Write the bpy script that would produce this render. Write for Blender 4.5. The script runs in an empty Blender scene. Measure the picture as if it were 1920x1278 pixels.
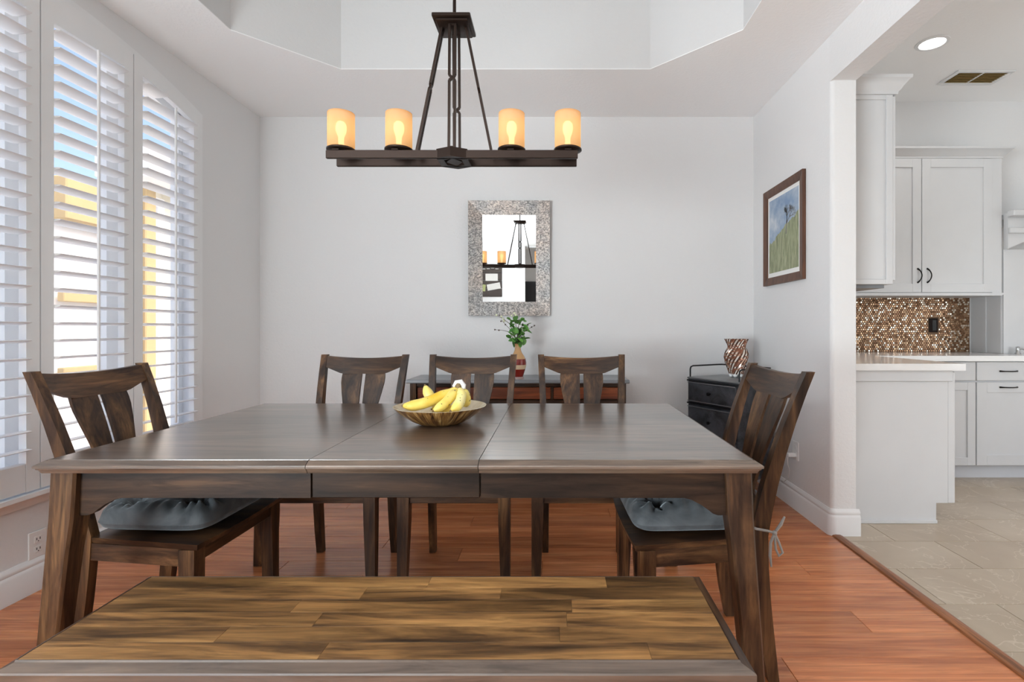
import bpy, bmesh, math, random
from mathutils import Vector, Matrix
random.seed(7)
PI = math.pi
C = bpy.context.scene.collection
SC = bpy.context.scene

# ------------------------------------------------------------------ camera
cam_d = bpy.data.cameras.new('camera')
cam_d.sensor_width = 36.0
cam_d.lens = 964.0 * 36.0 / 1920.0
cam_d.shift_x = -80.0 / 1920.0
cam_d.shift_y = -24.0 / 1920.0
cam_d.clip_start = 0.05
cam = bpy.data.objects.new('camera', cam_d)
C.objects.link(cam)
cam.location = (0, 0, 1.12)
cam.rotation_euler = (PI / 2, 0, 0)
SC.camera = cam

# ------------------------------------------------------------------ view, world, sun and fill lights
SC.view_settings.view_transform = 'Standard'
SC.view_settings.look = 'None'
SC.view_settings.gamma = 1.0
SC.view_settings.use_curve_mapping = False
SC.view_settings.exposure = 0.38
SC.cycles.use_denoising = True
SC.cycles.max_bounces = 10
SC.cycles.diffuse_bounces = 6
SC.cycles.glossy_bounces = 4
SC.cycles.transparent_max_bounces = 12
SC.cycles.sample_clamp_indirect = 6.0
SC.cycles.caustics_reflective = False
SC.cycles.caustics_refractive = False

world = bpy.data.worlds.new('sky')
SC.world = world
world.use_nodes = True
wn = world.node_tree.nodes
wl = world.node_tree.links
bg = wn['Background']
sky = wn.new('ShaderNodeTexSky')
sky.sky_type = 'NISHITA'
sky.sun_disc = False
sky.sun_elevation = math.radians(48)
sky.sun_rotation = math.radians(100)
sky.air_density = 0.7
sky.dust_density = 5.0
sky.ozone_density = 0.6
wl.new(sky.outputs['Color'], bg.inputs['Color'])
bg.inputs['Strength'].default_value = 0.36


def area(name, loc, rot, sx, sy, power, col=(1, 1, 1), shape='RECTANGLE'):
    l = bpy.data.lights.new(name, 'AREA')
    l.shape = shape
    l.size = sx
    if shape in ('RECTANGLE', 'ELLIPSE'):
        l.size_y = sy
    l.energy = power
    l.color = col
    o = bpy.data.objects.new(name, l)
    C.objects.link(o)
    o.location = loc
    o.rotation_euler = rot
    return o


# added fill lights, aimed up from unseen openings made for them
FILL_TINT = (0.885, 0.965, 1.0)


def aim(o, d):
    o.rotation_euler = Vector(d).to_track_quat('-Z', 'Y').to_euler()


aim(area('fill_rear', (2.6, -7.42, 1.10), (0, 0, 0), 4.6, 1.9, 33, FILL_TINT), (0, 1, 0.6))
aim(area('fill_side', (-2.16, -1.25, 1.00), (0, 0, 0), 1.8, 1.2, 195, FILL_TINT), (1.0, 0.42, 1.45))
aim(area('fill_kitchen', (5.42, 0.6, 1.2), (0, 0, 0), 3.0, 1.5, 34, FILL_TINT), (-1, 0.0, 0.7))
sun_d = bpy.data.lights.new('sun', 'SUN')
sun_d.energy = 2.6
sun_d.angle = math.radians(0.6)
sun_d.color = (1.0, 0.96, 0.90)
sun = bpy.data.objects.new('sun', sun_d)
C.objects.link(sun)
sun.rotation_euler = Vector((-0.05, -1.0, -1.1)).to_track_quat('-Z', 'Y').to_euler()

# ------------------------------------------------------------------ materials
MAT = {}


class G:
    """small node graph helper"""
    def __init__(self, name):
        self.m = bpy.data.materials.new(name)
        self.m.use_nodes = True
        self.nt = self.m.node_tree
        self.n = self.nt.nodes
        self.l = self.nt.links
        self.b = self.n['Principled BSDF']
        self.out = self.n['Material Output']
        MAT[name] = self.m

    def node(self, t, **kw):
        nd = self.n.new(t)
        for k, v in kw.items():
            if k in nd.inputs:
                self.put(nd.inputs[k], v)
            else:
                setattr(nd, k, v)
        return nd

    def put(self, sock, v):
        if hasattr(v, 'is_output'):
            self.l.new(v, sock)
        else:
            sock.default_value = v

    def set(self, **kw):
        for k, v in kw.items():
            self.put(self.b.inputs[k.replace('_', ' ')], v)

    def coords(self, scale=(1, 1, 1), rnd=0.0, space='Object'):
        tc = self.node('ShaderNodeTexCoord')
        mp = self.node('ShaderNodeMapping')
        mp.inputs['Scale'].default_value = scale
        src = tc.outputs[space]
        if rnd:
            oi = self.node('ShaderNodeObjectInfo')
            ml = self.node('ShaderNodeMath', operation='MULTIPLY')
            self.l.new(oi.outputs['Random'], ml.inputs[0])
            ml.inputs[1].default_value = rnd
            va = self.node('ShaderNodeVectorMath', operation='ADD')
            self.l.new(src, va.inputs[0])
            self.l.new(ml.outputs[0], va.inputs[1])
            src = va.outputs[0]
        self.l.new(src, mp.inputs['Vector'])
        return mp.outputs['Vector']

    def noise(self, vec, scale=5, detail=3, rough=0.5, dist=0.0):
        nd = self.node('ShaderNodeTexNoise')
        self.l.new(vec, nd.inputs['Vector'])
        nd.inputs['Scale'].default_value = scale
        nd.inputs['Detail'].default_value = detail
        nd.inputs['Roughness'].default_value = rough
        nd.inputs['Distortion'].default_value = dist
        return nd.outputs['Fac']

    def ramp(self, fac, stops, interp='LINEAR'):
        nd = self.node('ShaderNodeValToRGB')
        cr = nd.color_ramp
        cr.interpolation = interp
        while len(cr.elements) < len(stops):
            cr.elements.new(0.5)
        for e, (p, c) in zip(cr.elements, stops):
            e.position = p
            e.color = (c[0], c[1], c[2], 1)
        self.l.new(fac, nd.inputs['Fac'])
        return nd.outputs['Color']

    def mix(self, fac, a, b, mode='MIX'):
        nd = self.node('ShaderNodeMix', data_type='RGBA', blend_type=mode)
        self.put(nd.inputs[0], fac)
        for s, v in ((nd.inputs[6], a), (nd.inputs[7], b)):
            if isinstance(v, tuple):
                v = (v[0], v[1], v[2], 1)
            self.put(s, v)
        return nd.outputs[2]

    def math(self, op, a, b=0.0):
        nd = self.node('ShaderNodeMath', operation=op)
        self.put(nd.inputs[0], a)
        self.put(nd.inputs[1], b)
        return nd.outputs[0]

    def hsv(self, col, val=1.0, sat=1.0):
        nd = self.node('ShaderNodeHueSaturation')
        self.put(nd.inputs['Value'], val)
        self.put(nd.inputs['Saturation'], sat)
        self.put(nd.inputs['Color'], col)
        return nd.outputs['Color']

    def bump(self, h, strength=0.2, dist=0.002):
        nd = self.node('ShaderNodeBump')
        nd.inputs['Strength'].default_value = strength
        nd.inputs['Distance'].default_value = dist
        self.l.new(h, nd.inputs['Height'])
        self.l.new(nd.outputs['Normal'], self.b.inputs['Normal'])

    def random(self):
        return self.node('ShaderNodeObjectInfo').outputs['Random']


def plain(name, col, rough=0.5, metal=0.0, spec=0.5, **kw):
    g = G(name)
    g.set(Base_Color=(col[0], col[1], col[2], 1), Roughness=rough, Metallic=metal)
    g.b.inputs['Specular IOR Level'].default_value = spec
    for k, v in kw.items():
        g.put(g.b.inputs[k.replace('_', ' ')], v)
    # faint procedural tone variation so no surface is perfectly flat
    v = g.noise(g.coords((6, 6, 6), 7.0), 1.0, 2)
    g.put(g.b.inputs['Base Color'], g.mix(v, (col[0] * .96, col[1] * .96, col[2] * .96), (min(1, col[0] * 1.03), min(1, col[1] * 1.03), min(1, col[2] * 1.03))))
    return g


def wall_paint(name, col, bump=0.35):
    g = G(name)
    vec = g.coords((1, 1, 1))
    n1 = g.noise(vec, 55, 3, 0.55, 0.4)
    n2 = g.noise(vec, 18, 2, 0.5, 0.8)
    h = g.math('ADD', n1, g.math('MULTIPLY', g.math('GREATER_THAN', n2, 0.56), 0.6))
    g.set(Base_Color=(col[0], col[1], col[2], 1), Roughness=0.7)
    g.b.inputs['Specular IOR Level'].default_value = 0.25
    g.bump(h, bump, 0.004)


def wood(name, stops, axis='X', long=1.3, cross=13, rough=0.35, coat=0.0, vary=0.35, spec=0.5, coat_rough=0.12, blotch=0.0, bump=0.12, mid=0.8):
    g = G(name)
    ia = 'XYZ'.index(axis)
    s1 = [cross] * 3
    s1[ia] = long
    s2 = [cross * 9] * 3
    s2[ia] = long * 2.2
    n1 = g.noise(g.coords(s1, 31.0), 1.0, 5, 0.6, 0.9)
    n2 = g.noise(g.coords(s2, 17.0), 1.0, 3, 0.6, 0.3)
    col = g.ramp(n1, stops)
    fine = g.ramp(n2, [(0.25, (0.62, 0.6, 0.58)), (0.6, (1, 1, 1))])
    col = g.mix(0.75, col, fine, 'MULTIPLY')
    s3 = [cross * 3.2] * 3
    s3[ia] = long * 2.6
    n5 = g.noise(g.coords(s3, 23.0), 1.0, 4, 0.65, 1.4)
    col = g.mix(mid, col, g.ramp(n5, [(0.34, (0.50, 0.47, 0.45)), (0.5, (1, 1, 1)), (0.68, (1.35, 1.3, 1.25))]), 'MULTIPLY')
    if blotch:
        sb = [2.6] * 3
        sb[ia] = 0.9
        n3 = g.noise(g.coords(sb, 9.0), 1.3, 2, 0.5, 0.5)
        bl = g.ramp(n3, [(0.35, (1 - blotch, 1 - blotch, 1 - blotch)), (0.65, (1 + blotch * .6, 1 + blotch * .6, 1 + blotch * .6))])
        col = g.mix(1.0, col, bl, 'MULTIPLY')
    if vary:
        v = g.math('ADD', g.math('MULTIPLY', g.random(), vary), 1 - vary / 2)
        col = g.hsv(col, v)
    g.set(Base_Color=col, Roughness=rough)
    g.b.inputs['Specular IOR Level'].default_value = spec
    g.b.inputs['Coat Weight'].default_value = coat
    g.b.inputs['Coat Roughness'].default_value = coat_rough
    g.bump(n2, bump, 0.001)


WALL = (0.75, 0.75, 0.752)
wall_paint('wall_paint', WALL)
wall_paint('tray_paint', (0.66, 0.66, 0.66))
wall_paint('ceiling_paint', (0.93, 0.93, 0.93), 0.3)
plain('trim_white', (0.80, 0.805, 0.81), 0.35)
plain('cabinet_white', (0.62, 0.625, 0.635), 0.38)
plain('louver_white', (0.88, 0.88, 0.875), 0.4)
plain('vinyl_white', (0.85, 0.85, 0.83), 0.4)
plain('plastic_white', (0.82, 0.82, 0.81), 0.35)
plain('slot_dark', (0.03, 0.03, 0.03), 0.6)
plain('bronze', (0.035, 0.022, 0.017), 0.38, 0.75)
plain('black_iron', (0.012, 0.012, 0.014), 0.35, 0.5)
plain('handle_black', (0.015, 0.014, 0.014), 0.3, 0.7)
plain('steel', (0.55, 0.55, 0.55), 0.25, 1.0)
plain('vent_brass', (0.36, 0.24, 0.09), 0.4, 0.8)
plain('quartz', (0.80, 0.79, 0.78), 0.12)
plain('mirror_glass', (0.93, 0.94, 0.95), 0.0, 1.0)
plain('exterior_ochre', (0.52, 0.38, 0.19), 0.8)
plain('exterior_brown', (0.35, 0.19, 0.08), 0.7)
plain('exterior_beige', (0.80, 0.75, 0.60), 0.8)
plain('exterior_white', (0.9, 0.9, 0.9), 0.7)
plain('exterior_grey', (0.45, 0.47, 0.5), 0.6)
plain('concrete', (0.72, 0.71, 0.70), 0.9)
plain('shrub_green', (0.10, 0.17, 0.07), 0.7)
plain('bark', (0.16, 0.11, 0.08), 0.9)
plain('ribbon', (0.27, 0.255, 0.235), 0.8)
plain('twig', (0.10, 0.075, 0.06), 0.8)
plain('blossom', (0.75, 0.78, 0.55), 0.6)
plain('wax_white', (0.86, 0.85, 0.84), 0.4)
plain('mat_white', (0.85, 0.85, 0.83), 0.7)
plain('dark_board', (0.035, 0.022, 0.016), 0.6)
plain('photo_pale', (0.55, 0.53, 0.5), 0.4)
plain('photo_green', (0.30, 0.32, 0.12), 0.4)
plain('screen_black', (0.02, 0.02, 0.022), 0.15)
plain('marigold', (0.75, 0.38, 0.02), 0.6)
plain('lens_black', (0.015, 0.007, 0.005), 0.5, 0.0, 0.1)
plain('toe_kick', (0.62, 0.63, 0.66), 0.5)

DK = [(0.28, (0.012, 0.006, 0.004)), (0.42, (0.040, 0.019, 0.010)), (0.56, (0.095, 0.046, 0.021)), (0.72, (0.21, 0.112, 0.048))]
for ax in 'XYZ':
    wood('dark_wood_' + ax.lower(), DK, ax, 1.8, 15, 0.36, 0.0, 0.3, spec=0.32, blotch=0.4)
AP_SHADED = [(0.28, (0.008, 0.0045, 0.003)), (0.44, (0.020, 0.011, 0.007)), (0.60, (0.042, 0.022, 0.012)), (0.78, (0.11, 0.058, 0.028))]  # table and bench aprons: shade under the overhang put into darker stops
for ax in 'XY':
    wood('apron_wood_' + ax.lower(), AP_SHADED, ax, 1.6, 13, 0.42, 0.0, 0.2, spec=0.25, blotch=0.3)
TT = [(0.25, (0.080, 0.054, 0.040)), (0.5, (0.140, 0.098, 0.073)), (0.75, (0.215, 0.155, 0.113))]
wood('tabletop_wood', TT, 'X', 0.9, 9, 0.30, 1.0, 0.15, coat_rough=0.22, blotch=0.25, bump=0.03)
BN = [(0.28, (0.030, 0.018, 0.011)), (0.40, (0.12, 0.062, 0.026)), (0.52, (0.29, 0.150, 0.055)), (0.70, (0.50, 0.275, 0.100))]
wood('bench_wood', BN, 'X', 1.5, 13, 0.42, 0.0, 0.35, spec=0.35, blotch=0.4)
RB = [(0.25, (0.10, 0.022, 0.008)), (0.6, (0.22, 0.055, 0.018)), (0.8, (0.30, 0.09, 0.03))]
wood('red_wood', RB, 'X', 1.5, 14, 0.3, 0.2, 0.2)
wood('frame_wood', [(0.25, (0.06, 0.024, 0.013)), (0.7, (0.15, 0.065, 0.035))], 'Z', 1.5, 20, 0.45, 0.0, 0.2)
FL = [(0.22, (0.34, 0.10, 0.036)), (0.45, (0.52, 0.175, 0.065)), (0.6, (0.63, 0.235, 0.092)), (0.8, (0.74, 0.31, 0.13))]
wood('floor_wood', FL, 'X', 1.0, 12, 0.24, 0.1, 0.22, blotch=0.12, bump=0.06, mid=0.4)
wood('threshold_wood', [(0.25, (0.20, 0.06, 0.02)), (0.7, (0.36, 0.14, 0.05))], 'Y', 1.5, 20, 0.4, 0.0, 0.0)

# bowl: light turned wood with dark bark streaks
g = G('bowl_wood')
vec = g.coords((1, 1, 1))
sep = g.node('ShaderNodeSeparateXYZ')
g.l.new(vec, sep.inputs[0])
ang = g.math('ARCTAN2', sep.outputs[1], sep.outputs[0])
cmb = g.node('ShaderNodeCombineXYZ')
g.l.new(g.math('MULTIPLY', ang, 8.0), cmb.inputs[0])
g.l.new(g.math('MULTIPLY', sep.outputs[2], 9.0), cmb.inputs[1])
n = g.noise(cmb.outputs[0], 1.6, 4, 0.65, 0.8)
g.set(Base_Color=g.ramp(n, [(0.36, (0.025, 0.009, 0.005)), (0.46, (0.13, 0.055, 0.016)), (0.57, (0.32, 0.17, 0.05)), (0.70, (0.56, 0.42, 0.20))]), Roughness=0.3)
g = G('bowl_inside')
n = g.noise(g.coords((1, 1, 1)), 9, 4, 0.6, 0.6)
g.set(Base_Color=g.ramp(n, [(0.3, (0.42, 0.30, 0.15)), (0.6, (0.68, 0.60, 0.44))]), Roughness=0.25)
g = G('banana_peel')
vec = g.coords((1, 1, 1), 5)
n = g.noise(vec, 9, 3)
c = g.ramp(n, [(0.3, (0.72, 0.45, 0.03)), (0.6, (0.88, 0.72, 0.20)), (0.8, (0.86, 0.80, 0.45))])
sp = g.math('GREATER_THAN', g.noise(vec, 85, 2), 0.70)
g.set(Base_Color=g.mix(sp, c, (0.10, 0.055, 0.02)), Roughness=0.45)
plain('banana_stem', (0.20, 0.13, 0.05), 0.6)

# tile
g = G('floor_tile')
vec = g.coords((1, 1, 1), 13.0)
wv = g.noise(vec, 3.2, 4, 0.6, 1.2)
vein = g.ramp(g.math('ABSOLUTE', g.math('SUBTRACT', wv, 0.5)), [(0.0, (1, 1, 1)), (0.012, (0, 0, 0))])
base = g.ramp(g.noise(vec, 2.0, 4, 0.6, 0.6), [(0.3, (0.36, 0.285, 0.205)), (0.7, (0.47, 0.39, 0.295))])
c = g.mix(g.math('MULTIPLY', vein, 0.5), base, (0.66, 0.58, 0.48))
g.set(Base_Color=g.hsv(c, g.math('ADD', g.math('MULTIPLY', g.random(), 0.12), 0.94)), Roughness=0.3)
plain('grout', (0.33, 0.27, 0.21), 0.9)

# hammered mosaic mirror frame
g = G('hammered_metal')
vec = g.coords((1, 1, 1))
vo = g.node('ShaderNodeTexVoronoi')
g.l.new(vec, vo.inputs['Vector'])
vo.inputs['Scale'].default_value = 130
sepc = g.node('ShaderNodeSeparateColor')
g.l.new(vo.outputs['Color'], sepc.inputs[0])
tone = g.ramp(g.noise(vec, 4.5, 2), [(0.35, (0.29, 0.29, 0.29)), (0.62, (0.40, 0.35, 0.32)), (0.75, (0.31, 0.31, 0.31))])
spk = g.ramp(sepc.outputs[0], [(0.0, (0.40, 0.40, 0.40)), (0.5, (0.9, 0.9, 0.9)), (1.0, (1.6, 1.56, 1.5))])
g.set(Base_Color=g.mix(1.0, tone, spk, 'MULTIPLY'), Roughness=0.4, Metallic=0.6)
g.bump(g.math('ADD', vo.outputs['Distance'], sepc.outputs[1]), 0.5, 0.003)

# penny tile (per-tile colour attribute)
g = G('penny_tile')
at = g.node('ShaderNodeAttribute')
at.attribute_name = 'tone'
g.set(Base_Color=at.outputs['Color'], Roughness=0.2, Metallic=0.55)
plain('penny_grout', (0.20, 0.12, 0.07), 0.8)

# cushion velvet
g = G('cushion_velvet')
n = g.noise(g.coords((1, 1, 1), 3), 7, 4, 0.6, 1.0)
g.set(Base_Color=g.ramp(n, [(0.3, (0.045, 0.052, 0.058)), (0.7, (0.125, 0.140, 0.150))]), Roughness=0.75)
g.b.inputs['Sheen Weight'].default_value = 0.6
g.b.inputs['Sheen Roughness'].default_value = 0.35
g.b.inputs['Sheen Tint'].default_value = (0.75, 0.85, 0.9, 1)

# painted black cabinet, bluish sheen put into its paler noise tone
g = G('cart_black')
n = g.noise(g.coords((1, 1, 1)), 8, 4, 0.65, 0.6)
g.set(Base_Color=g.ramp(n, [(0.35, (0.020, 0.022, 0.026)), (0.7, (0.085, 0.092, 0.105))]), Roughness=0.3, Metallic=0.2)
plain('cart_top', (0.17, 0.175, 0.18), 0.3, 0.2)
plain('gunmetal', (0.30, 0.31, 0.33), 0.3, 0.7)

# twisted vase
g = G('mosaic_glass')
at = g.node('ShaderNodeAttribute')
at.attribute_name = 'tone'
g.set(Base_Color=at.outputs['Color'], Roughness=0.2, Metallic=0.35)
plain('clear_crystal', (0.85, 0.85, 0.84), 0.08, 0.0, 0.8)

# painted vase bands
for nm, cc in (('vase_tan', (0.62, 0.36, 0.16)), ('vase_red', (0.20, 0.018, 0.012)), ('vase_cream', (0.62, 0.48, 0.32)), ('vase_foot', (0.33, 0.22, 0.2))):
    plain(nm, cc, 0.25)
g = G('leaf_green')
n = g.noise(g.coords((1, 1, 1), 5), 30, 2)
c = g.ramp(n, [(0.3, (0.045, 0.16, 0.03)), (0.7, (0.16, 0.36, 0.07))])
g.set(Base_Color=g.hsv(c, g.math('ADD', g.math('MULTIPLY', g.random(), 0.8), 0.6)), Roughness=0.45)

# framed print: sky over a grassy slope
g = G('landscape_print')
tc = g.node('ShaderNodeTexCoord')
sep = g.node('ShaderNodeSeparateXYZ')
g.l.new(tc.outputs['Object'], sep.inputs[0])
vec = g.coords((1, 1, 1))
skyc = g.ramp(g.noise(vec, 7, 4, 0.6), [(0.35, (0.20, 0.30, 0.46)), (0.55, (0.38, 0.46, 0.56)), (0.75, (0.66, 0.68, 0.70))])
gr = g.noise(g.coords((1, 60, 9)), 1.0, 4, 0.6, 0.5)
grass = g.ramp(gr, [(0.3, (0.15, 0.17, 0.10)), (0.5, (0.28, 0.31, 0.18)), (0.7, (0.48, 0.48, 0.32))])
edge = g.math('ADD', g.math('ADD', sep.outputs[2], g.math('MULTIPLY', sep.outputs[1], 0.35)), g.math('MULTIPLY', g.noise(vec, 14, 3), 0.10))
msk = g.math('GREATER_THAN', edge, 0.075)
g.set(Base_Color=g.mix(msk, grass, skyc), Roughness=0.6)
plain('print_ink', (0.17, 0.17, 0.16), 0.7)

# glazing: clear pane
g = G('window_glass')
tr = g.node('ShaderNodeBsdfTransparent')
gl = g.node('ShaderNodeBsdfGlossy')
gl.inputs['Roughness'].default_value = 0.02
mx = g.node('ShaderNodeMixShader')
mx.inputs[0].default_value = 0.05
g.l.new(tr.outputs[0], mx.inputs[1])
g.l.new(gl.outputs[0], mx.inputs[2])
g.l.new(mx.outputs[0], g.out.inputs['Surface'])

# lamp glass and bulbs
g = G('amber_glass')
tl = g.node('ShaderNodeBsdfTranslucent')
tl.inputs['Color'].default_value = (0.62, 0.42, 0.24, 1)
tr = g.node('ShaderNodeBsdfTransparent')
tr.inputs['Color'].default_value = (1.0, 0.86, 0.62, 1)
df = g.node('ShaderNodeBsdfDiffuse')
df.inputs['Color'].default_value = (0.92, 0.62, 0.36, 1)
m1 = g.node('ShaderNodeMixShader')
m1.inputs[0].default_value = 0.20
g.l.new(tl.outputs[0], m1.inputs[1])
g.l.new(tr.outputs[0], m1.inputs[2])
m2 = g.node('ShaderNodeMixShader')
m2.inputs[0].default_value = 0.25
g.l.new(m1.outputs[0], m2.inputs[1])
g.l.new(df.outputs[0], m2.inputs[2])
em = g.node('ShaderNodeEmission')
em.inputs['Color'].default_value = (1.0, 0.56, 0.24, 1)
em.inputs['Strength'].default_value = 0.08
ad = g.node('ShaderNodeAddShader')
g.l.new(m2.outputs[0], ad.inputs[0])
g.l.new(em.outputs[0], ad.inputs[1])
g.l.new(ad.outputs[0], g.out.inputs['Surface'])


def emit(name, col, s):
    g = G(name)
    g.set(Base_Color=(0.8, 0.8, 0.8, 1))
    g.b.inputs['Emission Color'].default_value = (col[0], col[1], col[2], 1)
    g.b.inputs['Emission Strength'].default_value = s


emit('bulb_warm', (1.0, 0.82, 0.50), 3.2)
emit('downlight_lens', (1.0, 0.98, 0.95), 6.0)

# ------------------------------------------------------------------ mesh helpers


class MB:
    def __init__(self):
        self.v = []
        self.f = []

    def add(self, pts):
        i = len(self.v)
        self.v += [tuple(p) for p in pts]
        return list(range(i, i + len(pts)))

    def loft(self, rings, caps=True, closed=True):
        idx = [self.add(r) for r in rings]
        n = len(rings[0])
        for a, b in zip(idx[:-1], idx[1:]):
            for k in range(n if closed else n - 1):
                j = (k + 1) % n
                self.f.append((a[k], a[j], b[j], b[k]))
        if caps:
            self.f.append(tuple(reversed(idx[0])))
            self.f.append(tuple(idx[-1]))
        return self

    def box(self, x0, x1, y0, y1, z0, z1, c=0.0):
        def ring(z, i):
            a, b, d, e = x0 + i, x1 - i, y0 + i, y1 - i
            if c <= 0:
                return [(a, d, z), (b, d, z), (b, e, z), (a, e, z)]
            return [(a + c, d, z), (b - c, d, z), (b, d + c, z), (b, e - c, z), (b - c, e, z), (a + c, e, z), (a, e - c, z), (a, d + c, z)]
        if c <= 0:
            return self.loft([ring(z0, 0), ring(z1, 0)])
        return self.loft([ring(z0, c), ring(z0 + c, 0), ring(z1 - c, 0), ring(z1, c)])

    def prism(self, poly, axis, d0, d1):
        """poly: 2-D points in the plane normal to axis (X:(y,z) Y:(x,z) Z:(x,y))"""
        def p(a, b, d):
            return {'X': (d, a, b), 'Y': (a, d, b), 'Z': (a, b, d)}[axis]
        return self.loft([[p(a, b, d0) for a, b in poly], [p(a, b, d1) for a, b in poly]])

    def lathe(self, prof, n=32, c=(0, 0, 0), caps=True):
        rings = []
        for r, z in prof:
            rings.append([(c[0] + r * math.cos(2 * PI * k / n), c[1] + r * math.sin(2 * PI * k / n), c[2] + z) for k in range(n)])
        return self.loft(rings, caps)

    def tube(self, pts, rad, n=8, caps=True):
        pts = [Vector(p) for p in pts]
        if not isinstance(rad, (list, tuple)):
            rad = [rad] * len(pts)
        rings = []
        up = None
        for i, p in enumerate(pts):
            t = (pts[min(i + 1, len(pts) - 1)] - pts[max(i - 1, 0)]).normalized()
            if up is None:
                up = Vector((0, 0, 1)) if abs(t.z) < 0.9 else Vector((1, 0, 0))
            s = t.cross(up).normalized()
            up = s.cross(t).normalized()
            rings.append([p + (s * math.cos(2 * PI * k / n) + up * math.sin(2 * PI * k / n)) * rad[i] for k in range(n)])
        return self.loft(rings, caps)

    def bar(self, a, b, w, h, side=None):
        """rectangular bar a->b; w along side vector, h along the other normal"""
        a, b = Vector(a), Vector(b)
        t = (b - a).normalized()
        s = Vector(side) if side else (t.cross(Vector((0, 0, 1))) if abs(t.z) < .95 else Vector((1, 0, 0)))
        s = (s - t * s.dot(t)).normalized()
        u = s.cross(t).normalized()
        q = lambda p: [p + s * w / 2 * i + u * h / 2 * j for i, j in ((-1, -1), (1, -1), (1, 1), (-1, 1))]
        return self.loft([q(a), q(b)])

    def sphere(self, c, r, n=12, m=8, sz=1.0):
        prof = [(max(1e-4, r * math.sin(PI * k / m)), -r * sz * math.cos(PI * k / m)) for k in range(m + 1)]
        return self.lathe(prof, n, c)

    def mesh(self, name, mat, smooth=40):
        me = bpy.data.meshes.new(name)
        me.from_pydata(self.v, [], self.f)
        bm = bmesh.new()
        bm.from_mesh(me)
        bmesh.ops.recalc_face_normals(bm, faces=bm.faces)
        bm.to_mesh(me)
        bm.free()
        if mat:
            me.materials.append(MAT[mat])
        if smooth:
            for p in me.polygons:
                p.use_smooth = True
            me.set_sharp_from_angle(angle=math.radians(smooth))
        return me

    def obj(self, name, mat, parent=None, loc=None, rot=None, smooth=40):
        return inst(name, self.mesh(name, mat, smooth), parent, loc, rot)


def inst(name, me, parent=None, loc=None, rot=None):
    o = bpy.data.objects.new(name, me)
    C.objects.link(o)
    if parent:
        o.parent = parent
    if loc:
        o.location = loc
    if rot:
        o.rotation_euler = rot
    return o


def B(*a):
    return MB().box(*a)


def tag(o, label, cat, group=None, kind=None):
    o['label'] = label
    o['category'] = cat
    if group:
        o['group'] = group
    if kind:
        o['kind'] = kind
    return o


def struct(o, label, cat):
    o['kind'] = 'structure'
    o['label'] = label
    o['category'] = cat
    return o


def thing(name, label, cat, loc=(0, 0, 0), rz=0.0, group=None):
    o = bpy.data.objects.new(name, None)
    o.empty_display_size = 0.05
    C.objects.link(o)
    o.location = loc
    o.rotation_euler = (0, 0, rz)
    return tag(o, label, cat, group)


def copy_tree(o, parent=None):
    c = o.copy()
    C.objects.link(c)
    if parent:
        c.parent = parent
    for ch in o.children:
        copy_tree(ch, c)
    return c


# ================================================================== THE ROOM
XL, XR, YB = -2.22, 1.498, 3.87          # dining room faces
ZC, ZK, ZT = 2.71, 3.05, 3.20            # dining ceiling, kitchen ceiling, tray top
XP = 1.631                               # kitchen face of the partition
YE = 2.783                               # end of the partition
YK = 4.38                                # kitchen back wall
YR = -4.0                                # rear wall of the dining room
XE, YF = 5.5, -7.5                       # far right / far rear limits

# --- floors
fl = B(XL - .15, XR + .02, 0.15, YB + .1, -0.06, -0.010).obj('floor', 'penny_grout', smooth=0)
struct(fl, 'glossy red-brown wooden plank floor under the dining table', 'floor')
pitch = 0.145
rows = [2.476 + pitch * k for k in range(-16, 10)]
plank_cache = {}
for r, y0 in enumerate(rows):
    y1 = min(y0 + pitch, YB)
    if y0 >= YB:
        continue
    x = XL + 0.002 - (0.23 + 0.41 * r) % 1.22
    while x < XR:
        a, b = max(x, XL + .002), min(x + 1.22, XR)
        x += 1.22
        if b - a < 0.02:
            continue
        key = (round(b - a, 3), round(y1 - y0, 3))
        if key not in plank_cache:
            plank_cache[key] = B(0, key[0] - 0.0012, 0, key[1] - 0.0012, -0.010, 0, 0.0012).mesh('plank', 'floor_wood', 0)
        inst('plank', plank_cache[key], fl, (a, y0, 0))
frr = B(XL - .15, XR + .02, -0.9, 0.15, -0.06, 0.0).obj('floor_rear', 'floor_wood', smooth=0)
struct(frr, 'red-brown wooden floor continuing behind the camera', 'floor')

fr2 = B(XL - .15, XR + .02, YF, -0.9, -0.06, 0.0).obj('floor_far', 'floor_tile', smooth=0)  # unseen; tile laid in place of wood to cut red bounce
struct(fr2, 'beige tiled floor of the room behind', 'floor')
ft = B(XR + .02, XE, YF, YK + .1, -0.06, -0.006).obj('floor_kitchen', 'grout', smooth=0)
struct(ft, 'beige stone-look tiled kitchen floor beyond the wooden floor', 'floor')
tile_cache = {}
TP = 0.308
for r in range(-8, 6):
    y0 = 2.706 + TP * r
    y1 = min(y0 + TP, YK)
    x = 1.545 - (0.36 + 0.2033 * (r % 3))
    while x < 4.8:
        a, b = max(x, 1.545), min(x + 0.61, 4.8)
        x += 0.61
        if b - a < .02 or y1 - y0 < .02:
            continue
        key = (round(b - a, 3), round(y1 - y0, 3))
        if key not in tile_cache:
            tile_cache[key] = B(0, key[0] - 0.003, 0, key[1] - 0.003, -0.006, 0, 0.001).mesh('tile', 'floor_tile', 0)
        inst('tile', tile_cache[key], ft, (a, y0, 0))
th = MB().prism([(1.496, 0.0), (1.500, 0.007), (1.512, 0.011), (1.535, 0.010), (1.550, 0.003), (1.552, 0.0)], 'Y', 0.0, 2.79).obj('trim_1', 'threshold_wood')
struct(th, 'narrow orange-brown wooden threshold strip between wood floor and kitchen tile', 'threshold')

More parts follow.
